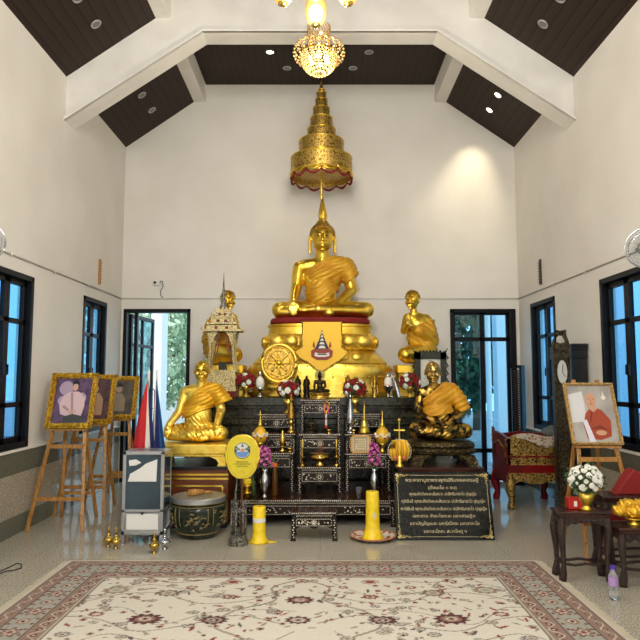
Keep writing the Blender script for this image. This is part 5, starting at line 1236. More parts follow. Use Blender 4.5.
for t_, py, wpx, k in rows:
    zz = Ls * (541 - py) / (541 - 472.5) + .0
    text('lettering', t_, .04 * k, M_let, root, (0, -.0015, zz), width=wpx * .0095)

# ------------------------------------------------------------------ easels with framed portraits
def easel(name, lab, x, Y, H, half, tanl, rear=.3):
    root = thing(name, lab, 'easel', (x, Y, 0)); w = .034
    y = lambda z: z * tanl
    def leg(p0, p1): B().bar(p0, p1, w, .024).build('leg', M_easel, root, bevel=.003)
    topx = half * .42
    for s in (-1, 1):
        leg((s * half, y(0), .0), (s * topx, y(H), H))
        leg((s * half * .7, y(H * .8) + rear, 0), (s * topx * .7, y(H * .86) + .03, H * .88))
    def fx(z): return half + (topx - half) * z / H
    for z in (.30, .80):
        b = B(); b.box(-fx(z), fx(z), y(z) - .02, y(z) + .0, z - .02, z + .02); b.build('crossbar', M_easel, root, bevel=.003)
    z = .27; b = B(); yy = y(H * .8) + rear - (rear + y(H * .8) - y(H * .86) - .03) * z / (H * .88) ; b.box(-half * .64, half * .64, yy - .01, yy + .01, z - .018, z + .018); b.build('crossbar', M_easel, root, bevel=.003)
    b = B()
    for s in (-1, 1):
        for k in range(9):
            zz = .15 + k * (H - .25) / 9; b.cyl((s * fx(zz), y(zz) - .02, zz), (s * fx(zz), y(zz) - .011, zz), .005, n=6)
    b.build('peg_hole', M_dark, root)
    return root, y
def framed(name, lab, x, y0, z0, w, h, tanl, fw, fm, paint, cat='picture frame'):
    root = thing(name, lab, cat, (x, y0, z0)); root.rotation_euler = (-math.atan(tanl), 0, 0); hw = w / 2
    b = B()
    def mould(pa, pb, nrm):
        pass
    for k, (o, t, d) in enumerate(((0, .35, .018), (.3, .8, .03), (.75, 1.0, .014))):
        a, c = o * fw, t * fw
        for q in ((-hw + a, -hw + c, a, h - a), (hw - c, hw - a, a, h - a), (-hw + a, hw - a, a, c), (-hw + a, hw - a, h - c, h - a)): b.box(q[0], q[1], -d, .008, q[2], q[3])
    n = int(w / .03)
    for i in range(n + 1):
        xx = -hw + fw * .5 + (w - fw) * i / n
        for zz in (fw * .5, h - fw * .5): b.sph((xx, -.03, zz), (.011, .007, .008), 6, 4)
    n = int(h / .03)
    for i in range(n + 1):
        zz = fw * .5 + (h - fw) * i / n
        for s in (-1, 1): b.sph((s * (hw - fw * .5), -.03, zz), (.008, .007, .011), 6, 4)
    b.build('frame', fm, root)
    b = B(); b.box(-hw + fw * .8, hw - fw * .8, -.004, .004, fw * .8, h - fw * .8); pic = b.build('portrait', paint['bg'], root)
    iw, ih = w - 2 * fw, h - 2 * fw
    def pp(u, v): return (-iw / 2 + u * iw, fw + v * ih)
    for i, (nm, m, polys) in enumerate(paint['parts']):
        b = B()
        for poly in polys: b.prism([pp(*q) for q in poly], -.0055 - .0012 * i, -.004)
        b.build(nm, m, pic)
    return root
def ell(cx, cy, rx, ry, n=16, a0=0, a1=2 * PI): return [(cx + rx * math.cos(a0 + (a1 - a0) * i / n), cy + ry * math.sin(a0 + (a1 - a0) * i / n)) for i in range(n)]
pc = lambda n, r, g, b_: mat('paint_' + n, srgb(r, g, b_), .45)
royal = dict(bg=mat('paint_plum', srgb(70, 46, 72), .4, 0, 0, 40, srgb(104, 72, 98), 12), parts=[
    ('painted_throne', pc('lilac', 176, 150, 168), [ell(.3, .78, .2, .16), ell(.74, .55, .14, .13), ell(.22, .5, .12, .1)]),
    ('painted_robe', pc('pale_pink', 214, 180, 176), [[(.22, .2), (.16, .42), (.24, .6), (.42, .7), (.66, .7), (.84, .56), (.86, .38), (.8, .16), (.5, .12)]]),
    ('painted_sash', pc('rose_shadow', 170, 130, 132), [[(.44, .68), (.5, .68), (.58, .2), (.52, .2)], [(.24, .36), (.3, .4), (.46, .3), (.42, .26)]]),
    ('painted_trousers', pc('olive_dark', 62, 60, 52), [[(.3, .02), (.32, .14), (.56, .2), (.8, .16), (.9, .02)]]),
    ('painted_skin', pc('skin', 206, 160, 136), [ell(.55, .8, .075, .085), ell(.5, .24, .06, .035), ell(.6, .26, .05, .03)]),
    ('painted_hair', pc('hair', 30, 22, 24), [[(.47, .82), (.46, .9), (.5, .95), (.6, .95), (.64, .9), (.63, .83), (.6, .87), (.5, .87)]])])
sepia = dict(bg=mat('paint_sepia', srgb(92, 62, 60), .4, 0, 0, 40, srgb(60, 40, 44), 9), parts=[
    ('painted_robe', pc('warm_tan', 176, 140, 110), [[(.3, .1), (.26, .5), (.4, .66), (.66, .66), (.8, .5), (.8, .1)]]),
    ('painted_skin', pc('skin_tan', 196, 152, 122), [ell(.53, .76, .1, .1)]),
    ('painted_hair', pc('hair_dark', 34, 24, 22), [[(.42, .78), (.42, .88), (.53, .92), (.64, .88), (.64, .78), (.6, .84), (.46, .84)]])])
greyp = dict(bg=mat('paint_grey', srgb(70, 64, 58), .4, 0, 0, 40, srgb(98, 88, 74), 9), parts=[
    ('painted_robe', pc('grey_tan', 150, 132, 106), [[(.3, .1), (.28, .46), (.4, .62), (.6, .62), (.74, .46), (.74, .1)]]),
    ('painted_skin', pc('skin_grey', 168, 142, 116), [ell(.5, .74, .1, .1)]),
    ('painted_hat', pc('hat_dark', 44, 38, 34), [ell(.5, .85, .15, .04), [(.42, .86), (.45, .94), (.55, .94), (.58, .86)]])])
monkp = dict(bg=mat('paint_pale_grey', srgb(176, 172, 166), .4, 0, 0, 40, srgb(150, 146, 142), 4), parts=[
    ('painted_wall', pc('white_panel', 206, 206, 208), [[(.0, .34), (.0, .84), (.34, .9), (.36, .36)]]),
    ('painted_robe', pc('rust_robe', 160, 62, 32), [[(.3, .06), (.26, .3), (.34, .5), (.5, .63), (.72, .56), (.88, .38), (.84, .1), (.6, .04)]]),
    ('painted_sash', pc('white_sash', 212, 212, 224), [[(.26, .36), (.34, .4), (.48, .0), (.34, .0)]]),
    ('painted_fold', pc('dark_rust', 120, 42, 24), [[(.38, .22), (.62, .3), (.8, .2), (.62, .24)], [(.5, .6), (.54, .6), (.44, .36), (.4, .36)]]),
    ('painted_skin', pc('skin_old', 196, 150, 120), [ell(.5, .74, .115, .13), [(.44, .58), (.42, .66), (.58, .66), (.62, .58), (.52, .52)], ell(.62, .16, .12, .045)]),
    ('painted_features', pc('feature_brown', 120, 76, 60), [[(.43, .76), (.48, .765), (.48, .755), (.43, .75)], [(.53, .765), (.58, .76), (.58, .75), (.53, .755)], [(.46, .675), (.54, .675), (.52, .66), (.48, .66)], [(.5, .74), (.51, .7), (.485, .7)]]),
    ('painted_emblem', pc('emblem_white', 226, 222, 206), [ell(.8, .78, .05, .04), [(.78, .8), (.8, .9), (.82, .8)]])])
M_gframe = mat('ornate_gilt_frame', srgb(214, 170, 50), .35, .85, .9, 70, srgb(150, 106, 26), 40)
M_gframe2 = mat('pale_gilt_frame', srgb(206, 172, 110), .4, .4, .6, 120, srgb(150, 116, 64), 70)
TL = .3
for (lab, lab2, px, py, Y, wpx, y1, paint) in (
    ('honey wooden easel nearest on the left, carrying the pink-robed portrait', 'gilt-framed portrait of a seated person in a pale pink robe, nearest left', 69.2, 428.5, 6.72, 47.5, 373.5, royal),
    ('honey wooden easel second on the left, half hidden by the nearest one', 'gilt-framed brown portrait on the second left easel, half hidden', 91, 424, 7.42, 43, 375, sepia),
    ('honey wooden easel farthest on the left by the back corner', 'gilt-framed dark grey portrait of a standing person, farthest left', 116.5, 419, 8.2, 39, 376.5, greyp)):
    p = P(px, py, Y); w = wpx * Y / F * .99; yt = Y
    z1 = Z(y1, Y + .2); h = (z1 - p.z) / math.cos(math.atan(TL))
    ez, yf = easel('wooden_easel', lab, p.x, Y - p.z * TL + .0, p.z + h * .8, .27, TL)
    ez['group'] = 'left wall easels'
    framed('framed_portrait', lab2, p.x, Y - .028, p.z, w, h, TL, .052 * w / .5 + .006, M_gframe, paint)
    b = B(); b.box(-.2, .2, Y - .045 - (Y - p.z * TL), Y - .0 - (Y - p.z * TL), p.z - .022, p.z - .004); b.build('ledge', M_easel, ez, bevel=.003)
Y = 5.66; TR = .34
pa, pb = P(571, 445, Y), P(622, 444.5, Y); z1 = Z(383.3, Y + .19); w = pb.x - pa.x; xc = (pa.x + pb.x) / 2; h = (z1 - pa.z) / math.cos(math.atan(TR))
ez, yf = easel('wooden_easel', 'honey wooden easel on the right carrying the monk portrait', xc, Y - pa.z * TR, pa.z + h * 1.0, .25, TR)
framed('framed_portrait', 'pale gilt-framed portrait of an old monk in a rust robe, on the right easel', xc, Y - .028, pa.z, w, h, TR, .026, M_gframe2, monkp)
b = B(); b.box(-.2, .2, pa.z * TR - .045, pa.z * TR, pa.z - .022, pa.z - .004); b.build('ledge', M_easel, ez, bevel=.003)

# ------------------------------------------------------------------ two rolled flags
def flag(lab, px, ptop, cols, xl_, xr_, Y):
    p = P(px, ptop, Y); root = thing('hanging_flag', lab, 'flag', (p.x, Y, 0)); b = B(); b.cyl((0, 0, .0), (0, 0, p.z), .011); b.sph((0, 0, p.z), (.014, .014, .03)); b.build('pole', M_white, root, smooth='auto')
    b = B(); b.lathe([(.07, 0), (.07, .015), (.02, .03), (.015, .08)], 18); b.build('foot', M_alu, root, smooth='auto')
    u = Y / F; top = p.z - .06; bot = Z(449, Y); n, m = 24, 14; b = B(); V = []
    for j in range(m + 1):
        t = j / m; zz = top + (bot - top) * t; r = []
        for i in range(n + 1):
            s = i / n; xx = ((xl_ - px) * s * u) * t ** .8 + (xr_ - px) * u * (1 - s) * t ** .9
            r.append(b.bm.verts.new((xx, -.02 - .03 * math.sin(s * 9 + t * 2) * t, zz - .02 * math.sin(s * PI) * t)))
        V.append(r)
    for j in range(m):
        for i in range(n):
            f = b.bm.faces.new((V[j][i], V[j][i + 1], V[j + 1][i + 1], V[j + 1][i])); f.material_index = cols(i / n)
    o = b.build('cloth', [M_flagred, M_white, M_blue, M_lblue], root, smooth=True); md = o.modifiers.new('s', 'SOLIDIFY'); md.thickness = .003
flag('red, white and navy flag on its pole, the left one by the back door', 149, 373, lambda s: 2 if s < .22 else (1 if s < .45 else 0), 134, 158, 6.33)
flag('light blue and navy flag on its pole, right one, nearest the gold monk', 157, 373, lambda s: 3 if s < .4 else (2 if s < .7 else (1 if s < .85 else 0)), 153, 168, 6.42)

# ------------------------------------------------------------------ right side: chair, clock, cabinet, tables
ch = thing('gilded_chair', 'red lacquer throne chair with gilded carving under the right windows', 'chair', (2.5, 7.84, 0))
M_carvegold = mat('gilded_openwork_carving', srgb(176, 144, 76), .4, .8, 1.0, 70, srgb(60, 30, 16), 60, lo=.48, hi=.6)
hx, hy = .33, .34; zc = lambda y: Z(y, 7.5)
b = B(); b.box(-hx, hx, -hy, hy, zc(474), zc(466)); b.box(-hx + .02, hx - .02, -hy + .02, hy - .02, zc(480), zc(474)); b.build('seat', M_redlac, ch, bevel=.006)
b = B()
b.prism([(-hx, zc(473)), (hx, zc(473)), (hx, zc(487)), (hx * .6, zc(481)), (hx * .2, zc(484)), (-hx * .2, zc(484)), (-hx * .6, zc(481)), (-hx, zc(487))], -hy - .004, -hy + .03)
for k in range(9): b.sph((-hx + .05 + k * .07, -hy - .006, zc(478)), (.028, .014, .016), 8, 5)
b.build('carved_apron', M_carvegold, ch)
b = B(); b.prism([(-hy, zc(473)), (hy, zc(473)), (hy, zc(490)), (0, zc(482)), (-hy, zc(488))], -hx - .004, -hx + .02, 'yz'); b.build('side_apron', M_redlac, ch)
for sx in (-1, 1):
    for sy in (-1, 1):
        b = B(); x, y = sx * (hx - .04), sy * (hy - .04)
        b.tube([(x, y, zc(476)), (x + sx * .02, y + sy * .02, .22), (x - sx * .005, y, .1), (x + sx * .01, y + sy * .01, .03), (x + sx * .015, y + sy * .015, .0)], [.05, .058, .034, .045, .04], 10)
        for k in (-1, 0, 1): b.sph((x + k * .02, y + sy * .045, .02), (.014, .022, .02), 8, 5)
        b.build('leg', M_carvegold if sy < 0 else M_redlac, ch, smooth=True)
b = B(); zt_ = zc(436)
b.prism([(-hx, zc(466)), (-hx, zt_ - .03), (-hx * .75, zt_ + .01), (-hx * .4, zt_ - .02), (0, zt_ + .0), (.12, zt_ - .06), (.2, zt_ - .04), (hx, zt_ - .02), (hx, zc(466))], -hy, -hy + .035)
rn = random.Random(9)
for i in range(60):
    x = rn.uniform(-hx + .04, hx - .04); z = rn.uniform(zc(462), zt_ - .07); a = rn.uniform(0, 6)
    b.tube([(x, -hy - .002, z), (x + .03 * math.cos(a), -hy - .010, z + .02 * math.sin(a)), (x + .035 * math.cos(a + 1), -hy - .004, z + .035 * math.sin(a + 1))], [.006, .011, .004], 5)
b.box(-.12, .1, -hy - .014, -hy, zc(452), zc(449)); b.box(-.09, .07, -hy - .014, -hy, zc(449), zc(447))
b.build('arm_panel', M_carvegold, ch)
b = B()
for z in (zc(466), zc(456.5)): b.box(-hx - .005, hx + .005, -hy - .012, -hy + .0, z - .01, z + .01)
b.build('red_rail', M_redlac, ch)
b = B(); b.prism([(-hx, zc(466)), (-hx, zt_ - .03), (0, zt_ + .0), (hx, zt_ - .02), (hx, zc(466))], hy - .035, hy); b.build('arm_panel', M_redlac, ch)
b = B(); b.prism([(-hy, zc(466)), (hy, zc(466)), (hy, zt_ + .06), (hy * .85, zt_ + .02), (hy * .3, zt_ + .015), (-hy * .2, zt_ + .005), (-hy, zt_ - .03)], -hx - .002, -hx + .03, 'yz'); fp = b.build('red_side_panel', M_redlac, ch)
b = B(); b.tube([(-hx - .006, -hy + .08, zc(464)), (-hx - .006, -hy + .1, zt_ - .16), (-hx - .006, 0, zt_ - .08), (-hx - .006, hy - .12, zt_ - .14), (-hx - .006, hy - .08, zc(464))], .008, 6)
for y_, z_ in ((-hy + .05, zt_ - .06), (-hy + .05, zt_ - .11), (hy - .04, zt_ - .04), (hy - .04, zt_ - .10)): b.sph((-hx - .008, y_, z_), (.01, .026, .022), 8, 6)
b.build('gilt_moulding', M_carvegold, fp, smooth=True)
b = B(); b.prism([(-hy, zc(466)), (hy, zc(466)), (hy, zt_ + .02), (0, zt_ + .1), (-hy, zt_ + .02)], hx - .04, hx, 'yz'); b.build('backrest', M_carvegold, ch)
b = B(); b.tube([(-hx - .02, -hy + .02, zt_ - .13), (-hx - .08, -hy + .0, zt_ - .1), (-hx - .11, -hy, zt_ - .04)], [.012, .01, .004], 6); b.build('curled_finial', M_carvegold, ch, smooth=True)
# cloth over the arm
n, m = 22, 12; rg = []
for j in range(m + 1):
    t = j / m; r = []
    for i in range(n + 1):
        s = i / n; x = -hx * .7 + s * hx * 1.75
        drop = .04 + .09 * max(0, math.sin(s * PI * .9)) ** 1.5
        if t < .5: yy = -hy + .05 + (.5 - t) * .35; zz = zt_ + .012 + .02 * math.sin(s * 7) - (.5 - t) * .08 + .07 * max(0, s - .75)
        else: yy = -hy - .014 - .008 * math.sin(s * 14); zz = zt_ + .012 + .02 * math.sin(s * 7) - (t - .5) * 2 * drop + .07 * max(0, s - .75)
        r.append(Vector((x, yy, zz)))
    rg.append(r)
b = B(); b._grid(rg, closed=False, cap=False); o = b.build('draped_cloth', M_cloth, None, (2.5, 7.84, 0), smooth=True); md = o.modifiers.new('s', 'SOLIDIFY'); md.thickness = .008
tag(o, 'crumpled cream patterned cloth draped over the gilded chair arm', 'cloth')
# long-case clock
YK = 6.93; xk0, xk1 = X(558, YK), X(574, YK); ck = thing('longcase_clock', 'ornate tall clock with scrolled crest and pale dial by the right wall', 'clock', ((xk0 + xk1) / 2, YK + .09, 0)); hw = (xk1 - xk0) / 2; dy = .06
zk = lambda y: Z(y, YK)
M_clk = mat('antique_gilt_dark', srgb(84, 70, 42), .4, .6, .9, 90, srgb(34, 26, 18), 40)
b = B(); b.box(-hw, hw, -dy, dy, 0, .25); b.box(-hw * .88, hw * .88, -dy * .9, dy * .9, .25, zk(356)); b.build('case', M_clk, ck, bevel=.004)
b = B(); b.box(-hw * 1.05, hw * 1.05, -dy * 1.1, dy, zk(359), zk(355.5)); b.box(-hw * 1.1, hw * 1.1, -dy * 1.15, dy, zk(356), zk(354)); b.prism([(-hw * .9, zk(355)), (-hw * 1.05, zk(348)), (-hw * .55, zk(342)), (0, zk(344)), (hw * .55, zk(342)), (hw * 1.05, zk(348)), (hw * .9, zk(355))], -dy, dy)
for s in (-1, 1): b.tube([(s * hw * 1.1, -dy * .6, zk(347)), (s * hw * .8, -dy * .6, zk(341)), (s * hw * .5, -dy * .6, zk(335)), (s * hw * .55, -dy * .6, zk(330)), (s * hw * .2, -dy * .6, zk(331)), (s * hw * .25, -dy * .6, zk(335))], [.016, .022, .024, .022, .016, .01], 8)
b.sph((0, -dy * .6, zk(333)), (.018, .018, .03)); b.sph((0, -dy * 1.02, zk(349)), (hw * .45, .012, .03), 12, 8); b.build('crest', M_clk, ck, smooth='auto')
b = B(); b.prism(ell(0, zk(372), hw * .66, zk(360) - zk(372), 28), -dy * .9 - .008, -dy * .9); dl = b.build('dial', mat('clock_dial', srgb(200, 198, 184), .35), ck)
b = B(); b.tube([(x, -dy * .9 - .009, z) for x, z in ell(0, zk(372), hw * .7, (zk(360) - zk(372)) * 1.03, 28) + [(hw * .7, zk(372))]], .006, 6)
b.build('dial_ring', M_clk, ck, smooth=True)
b = B(); b.bar((0, -dy * .9 - .012, zk(372)), (.03, -dy * .9 - .012, zk(377)), .004); b.build('clock_hand', M_dark, dl)
b = B(); b.bar((0, -dy * .9 - .012, zk(372)), (.008, -dy * .9 - .012, zk(364)), .005); b.build('clock_hand', M_dark, dl)
for s in (-1, 1):
    b = B(); b.cyl((s * hw * .86, -dy * .95, .3), (s * hw * .86, -dy * .95, zk(357)), .012, n=8)
    for k in range(12): b.torus((s * hw * .86, -dy * .95, .35 + k * .13), .013, .004, 10, 4)
    b.build('corner_column', M_clk, ck, smooth=True)
# dark tall cabinet behind
xk2 = X(574.5, 7.0); x3 = 2.935
root = thing('dark_cabinet', 'tall plain black cabinet with moulded top beside the ornate clock', 'cabinet', ((xk2 + x3) / 2, 7.12, 0)); hw = (x3 - xk2) / 2; zt_ = Z(343.5, 7.0)
b = B(); b.box(-hw * .92, hw * .92, -.1, .1, 0, zt_ - .16); b.build('body', M_black, root, bevel=.006)
b = B(); b.box(-hw, hw, -.125, .11, zt_ - .03, zt_); b.box(-hw * .97, hw * .97, -.115, .105, zt_ - .07, zt_ - .03); b.box(-hw * .94, hw * .94, -.108, .105, zt_ - .16, zt_ - .07); b.build('cornice', M_black, root, bevel=.006)
# louvred screen in the back right corner
root = thing('louvred_shutter', 'dark louvred shutter panel with blue glass strip in the right back corner', 'shutter', (2.86, 9.18, 0)); zt_ = Z(365, 9.1)
b = B(); b.box(-.13, -.11, -.02, .02, 0, zt_); b.box(-.01, .01, -.02, .02, 0, zt_); b.box(-.13, .01, -.02, .02, zt_ - .04, zt_); b.box(-.13, .01, -.02, .02, 0, .06); b.build('frame', M_frameblk, root)
b = B()
for k in range(44): z = .08 + k * (zt_ - .14) / 44; b.box(-.11, -.01, -.014, .004, z, z + .018)
b.build('louvre_set', M_carved, root)
b = B(); b.box(.015, .065, -.008, .008, .0, zt_); b.build('blue_glass_strip', mat('blue_tinted_glass', srgb(50, 110, 150), .15, .2), root)

# carved tables
def carved_table(lab, x0, x1, y0, y1, z1, group=None, ap=.07):
    root = thing('carved_side_table', lab, 'table', ((x0 + x1) / 2, (y0 + y1) / 2, 0), group=group); hx, hy = (x1 - x0) / 2, (y1 - y0) / 2
    b = B(); b.box(-hx, hx, -hy, hy, z1 - .022, z1); b.box(-hx + .012, hx - .012, -hy + .012, hy - .012, z1 - .045, z1 - .022); b.build('tabletop', M_rosetop, root, bevel=.005)
    b = B(); n = 14
    for ax, h0, o in (('x', hx, hy), ('y', hy, hx)):
        poly = [(-h0 + .02, z1 - .045), (h0 - .02, z1 - .045)] + [((h0 - .02) * (1 - 2 * i / n), z1 - .045 - ap * (.55 + .45 * abs(1 - 2 * i / n) ** 2 + .12 * math.cos(i * 2.6))) for i in range(n + 1)]
        for s in (-1, 1): b.prism(poly, *sorted((s * (o - .012), s * (o - .03))), 'xz' if ax == 'x' else 'yz')
    for k in range(int(hx / .02)): b.sph((-hx + .035 + k * .04, -hy + .012, z1 - .07), (.015, .006, .012), 6, 4)
    b.build('apron', M_carved, root)
    for sx in (-1, 1):
        for sy in (-1, 1):
            b = B(); x, y = sx * (hx - .03), sy * (hy - .03)
            b.tube([(x, y, z1 - .05), (x + sx * .012, y + sy * .01, z1 * .72), (x, y, z1 * .45), (x - sx * .004, y, .12), (x + sx * .004, y, .05), (x + sx * .01, y + sy * .006, 0)], [.028, .03, .022, .018, .03, .028], 8); b.build('leg', M_carved, root, smooth=True)
    b = B()
    for s in (-1, 1):
        b.tube([(-hx + .03, s * (hy - .03), .13), (-hx * .4, s * (hy - .03), .118), (0, s * (hy - .03), .128), (hx * .4, s * (hy - .03), .118), (hx - .03, s * (hy - .03), .13)], .011, 6)
        b.tube([(s * (hx - .03), -hy + .03, .13), (s * (hx - .03), hy - .03, .13)], .011, 6)
    b.build('stretcher', M_carved, root, smooth=True)
    return root
zA = Z(512, 4.86)
carved_table('carved rosewood stand with the white flower vase, nearest the rug', X(559, 4.86, 512), X(612, 4.86, 512), 4.86, 5.06, zA)
zB = Z(527, 4.78); xB = X(617, 4.78, 527)
carved_table('lower carved rosewood stand holding the gold-wrapped bundle, at the right edge', xB, xB + .46, 4.74, 4.98, zB)
zC = Z(497, 5.08); xC = X(603, 5.08, 497)
carved_table('wider carved rosewood table behind the two small stands, with a red cushion', xC, 2.9, 5.08, 5.36, zC)

# white flowers in gold vase
ra = thing('white_rose_vase', 'white roses in a gold vase on the nearest rosewood stand', 'flowers', at(586.5, 4.94, zA, 510))
B().lathe(sc([(.7, 0), (.78, .06), (.4, .2), (.45, .3), (.9, .6), (1, 1)], .062, .13), 24).build('vase', M_gold, ra, smooth=True)
rnd = random.Random(5); R = .118; c = Vector((0, 0, .225)); b = B()
for i in range(170):
    q = Vector((rnd.gauss(0, 1), rnd.gauss(0, 1), rnd.gauss(.1, 1))).normalized(); p = c + Vector((q.x * R, q.y * R, q.z * R * .85)) * rnd.uniform(.6, 1.12)
    d = q.cross(Vector((rnd.random(), rnd.random(), .3))).normalized() * .014
    b._grid([[p - d * .5, p + d * .5], [p + q * .015 + d, p + q * .015 - d], [p + q * .035, p + q * .035 + d * .2]], closed=False, cap=False)
b.sph(c, (R * .66, R * .66, R * .55), 12, 8); b.build('greenery', M_green, ra)
for i in range(46):
    t = (i + .5) / 46; zz = 1 - 1.6 * t; rr = math.sqrt(max(0, 1 - zz * zz)); a = i * 2.39996
    q = Vector((rr * math.cos(a), rr * math.sin(a), zz)); p = c + Vector((q.x * R, q.y * R, q.z * R * .85)); s = rnd.choice((.013, .018, .024, .03))
    M = Matrix.Translation(p) @ q.to_track_quat('Z', 'Y').to_matrix().to_4x4(); b = B()
    for r, z0, z1 in ((1, -.3, .35), (.72, -.2, .5), (.42, 0, .6)): b.lathe([(r * s * .5, z0 * s), (r * s, (z0 + .35) * s), (r * s * .92, z1 * s), (r * s * .6, (z1 - .08) * s)], 9, petals=5, amp=.1, M=M)
    b.build('rose', M_whitepetal, ra)
root = thing('red_box', 'small red box with a white label behind the gold vase', 'box', at(573.5, 5.0, zA, 505))
B().box(-.05, .05, -.04, .04, 0, .085).build('body', M_redplastic, root, bevel=.006); B().box(-.012, .012, -.0415, -.04, .02, .06).build('label', M_white_p, root)
# gold bundle on a pedestal bowl
pb_ = lt('offering_bowl', 'gold pedestal bowl at the right edge under the gold bundle', 'bowl', at(634, 4.86, zB, 520), [('bowl', [(.045, 0), (.048, .008), (.02, .02), (.025, .03), (.07, .045), (.08, .05), (.02, .048)], M_gold, {})])
x, y, z = at(632, 4.86, zB + .052, 515); root = thing('gold_bundle', 'crumpled gold-wrapped cloth bundle tied up on the pedestal bowl', 'bundle', (x, y, z))
bl = [('s', (-8, 0, 4), (6, 5, 4)), ('s', (1, -2, 4), (7, 5, 4)), ('s', (9, 1, 4.5), (6, 5, 4.5)), ('s', (-3, 1, 9), (7, 5, 4)), ('s', (6, 0, 9.5), (7, 4, 3.5)), ('s', (-12, 0, 6), (3, 3, 2.5))]
me = blob_mesh('wrapping', bl, .0098, .005, 1)
for v in me.vertices: v.co += v.normal * .006 * math.sin(v.co.x * 150 + v.co.z * 130) * math.cos(v.co.y * 120)
me.materials.append(mat('crinkled_gold_foil', srgb(226, 176, 50), .32, .7, .8, 50)); link('wrapping', me, root, smooth=True); B().tube([(.02, -.055, .0), (.03, -.05, .06), (.03, 0, .13), (.03, .03, .1)], .006, 6).build('ribbon', M_goldpaint, root, smooth=True)
rest(root, zB + .05)
# red triangular cushions
def wedge(lab, x, y, z, w, d, h, m):
    root = thing('triangle_cushion', lab, 'cushion', (x, y, z)); b = B()
    rg = []
    for i in range(9):
        t = -1 + 2 * i / 8; k = 1 - .06 * t * t; xx = t * w / 2
        rg.append([Vector((xx, yy * k, max(0, zz) * k)) for yy, zz in ((-d / 2, 0), (-d * .27, h * .5), (-.04 * d, h * .96), (.04 * d, h * .96), (d * .27, h * .5), (d / 2, 0), (0, .0))])
    b._grid(rg); b.build('cushion', m, root, smooth='auto', bevel=.006)
M_redcl = mat('red_cloth', srgb(132, 20, 18), .75, 0, .2, 80)
b = B(); zz0 = zC
pts = [(-.11, 0), (-.02, .13), (.04, .2), (.12, .16), (.12, 0)]
root = thing('triangle_cushion', 'red pointed cushion standing on the wide rosewood table', 'cushion', (X(627, 5.22, 480), 5.24, zC)); b.prism(pts, -.06, .06); b.build('cushion', M_redcl, root, bevel=.012)
B().box(-.115, .125, -.064, .064, .0, .012).build('piping', M_redlac, root, bevel=.003)
root = thing('red_stool', 'low red stool under the rosewood tables behind the easel legs', 'stool', (2.66, 5.72, 0))
B().box(-.24, .24, -.1, .1, .16, .34).build('seat', M_redcl, root, bevel=.015)
for sx in (-1, 1):
    for sy in (-1, 1): B().box(*sorted((sx * .22, sx * .18)), *sorted((sy * .09, sy * .06)), 0, .16).build('leg', M_redcl, root)
# water bottle
root = thing('water_bottle', 'clear water bottle with violet cap and lilac label on the floor', 'bottle', at(613.5, 4.5, 0, 590)); hB = Z(565.5, 4.5)
B().lathe([(.026, 0), (.031, .006), (.031, .05), (.028, .06), (.031, .07), (.031, hB * .68), (.022, hB * .82), (.013, hB * .88), (.013, hB * .92)], 24).build('body', M_plasticclear, root, smooth=True)
B().lathe([(.0316, hB * .42), (.032, hB * .43), (.032, hB * .66), (.0316, hB * .67)], 24).build('label', M_lilac, root, smooth=True)
B().lathe([(.0155, hB * .9), (.016, hB * .91), (.016, hB), (0, hB)], 16).build('cap', M_purple, root, smooth='auto')
# cable
pts = [on_plane(x, y, (0, 0, .006), (0, 0, 1)) for x, y in ((-14, 577), (0, 571), (9, 567), (17, 563), (21.5, 564), (21, 568), (14, 570), (6, 571), (-2, 574), (-14, 580))]
for p in pts: p.z = .005
b = B(); b.tube(pts, .004, 6); tag(b.build('floor_cable', M_dark, smooth=True), 'thin black cable looping on the floor at the left edge', 'cable')

# ------------------------------------------------------------------ chandeliers
YC_ = 6.55; ux = YC_ / F
cr = thing('crystal_chandelier', 'round crystal chandelier hanging in front of the white beam', 'chandelier', (X(319, YC_, 60), YC_, 0))
cz_ = lambda y: Z(y, YC_)
b = B(); b.cyl((0, 0, cz_(25)), (0, 0, ZF), .012, n=10); b.lathe([(.09, ZF - .03), (.07, ZF), (.001, ZF)], 20); b.build('rod', M_brass, cr, smooth='auto')
def beads(b, rings):
    for r, z, n, s in rings:
        for i in range(n): a = 2 * PI * i / n + z * 7; b.sph((r * math.cos(a), r * math.sin(a), z), s, 5, 4)
b = B(); beads(b, [(11 * ux * (1 if j < 6 else 1.05), cz_(44 - j * 2.4), 22, .011) for j in range(8)]); b.build('crystal_column', M_crystal, cr)
b = B()
for i in range(20):
    a = 2 * PI * i / 20
    for j in range(9): t = PI * (j / 8) * 1.15 - .3; rr = (20 + 6.5 * math.sin(t)) * ux; b.sph((rr * math.cos(a), rr * math.sin(a), cz_(53) + .085 * math.cos(t)), .0125, 5, 4)
b.build('crystal_crown', M_crystal, cr)
b = B(); beads(b, [(19.5 * ux * math.sqrt(max(0, 1 - (j / 8.5) ** 2)), cz_(56) - .2 * (j / 8), max(4, int(38 * math.sqrt(max(0, 1 - (j / 8.5) ** 2)))), .0125) for j in range(9)]); b.build('crystal_bowl', M_crystal, cr)
b = B(); b.torus((0, 0, cz_(54)), 19 * ux, .009, 36, 6); b.torus((0, 0, cz_(43)), 11.5 * ux, .008, 30, 6); b.build('brass_ring', M_brass, cr, smooth=True)
for k in range(6): a = PI / 3 * k + .4; b = B(); b.sph((.1 * math.cos(a), .1 * math.sin(a), cz_(60)), .026, 10, 8); b.build('bulb', M_bulb3, cr, smooth=True)
b = B(); b.sph((.02, -.1, cz_(38)), .02, 10, 8); b.build('bulb', M_bulb3, cr, smooth=True)
YB_ = 3.75; ub = YB_ / F
ch2 = thing('brass_chandelier', 'brass chandelier with amber glass cups, mostly above the top edge', 'chandelier', (X(315.5, YB_, 5), YB_ + .0, 0))
zb_ = lambda y: Z(y, YB_)
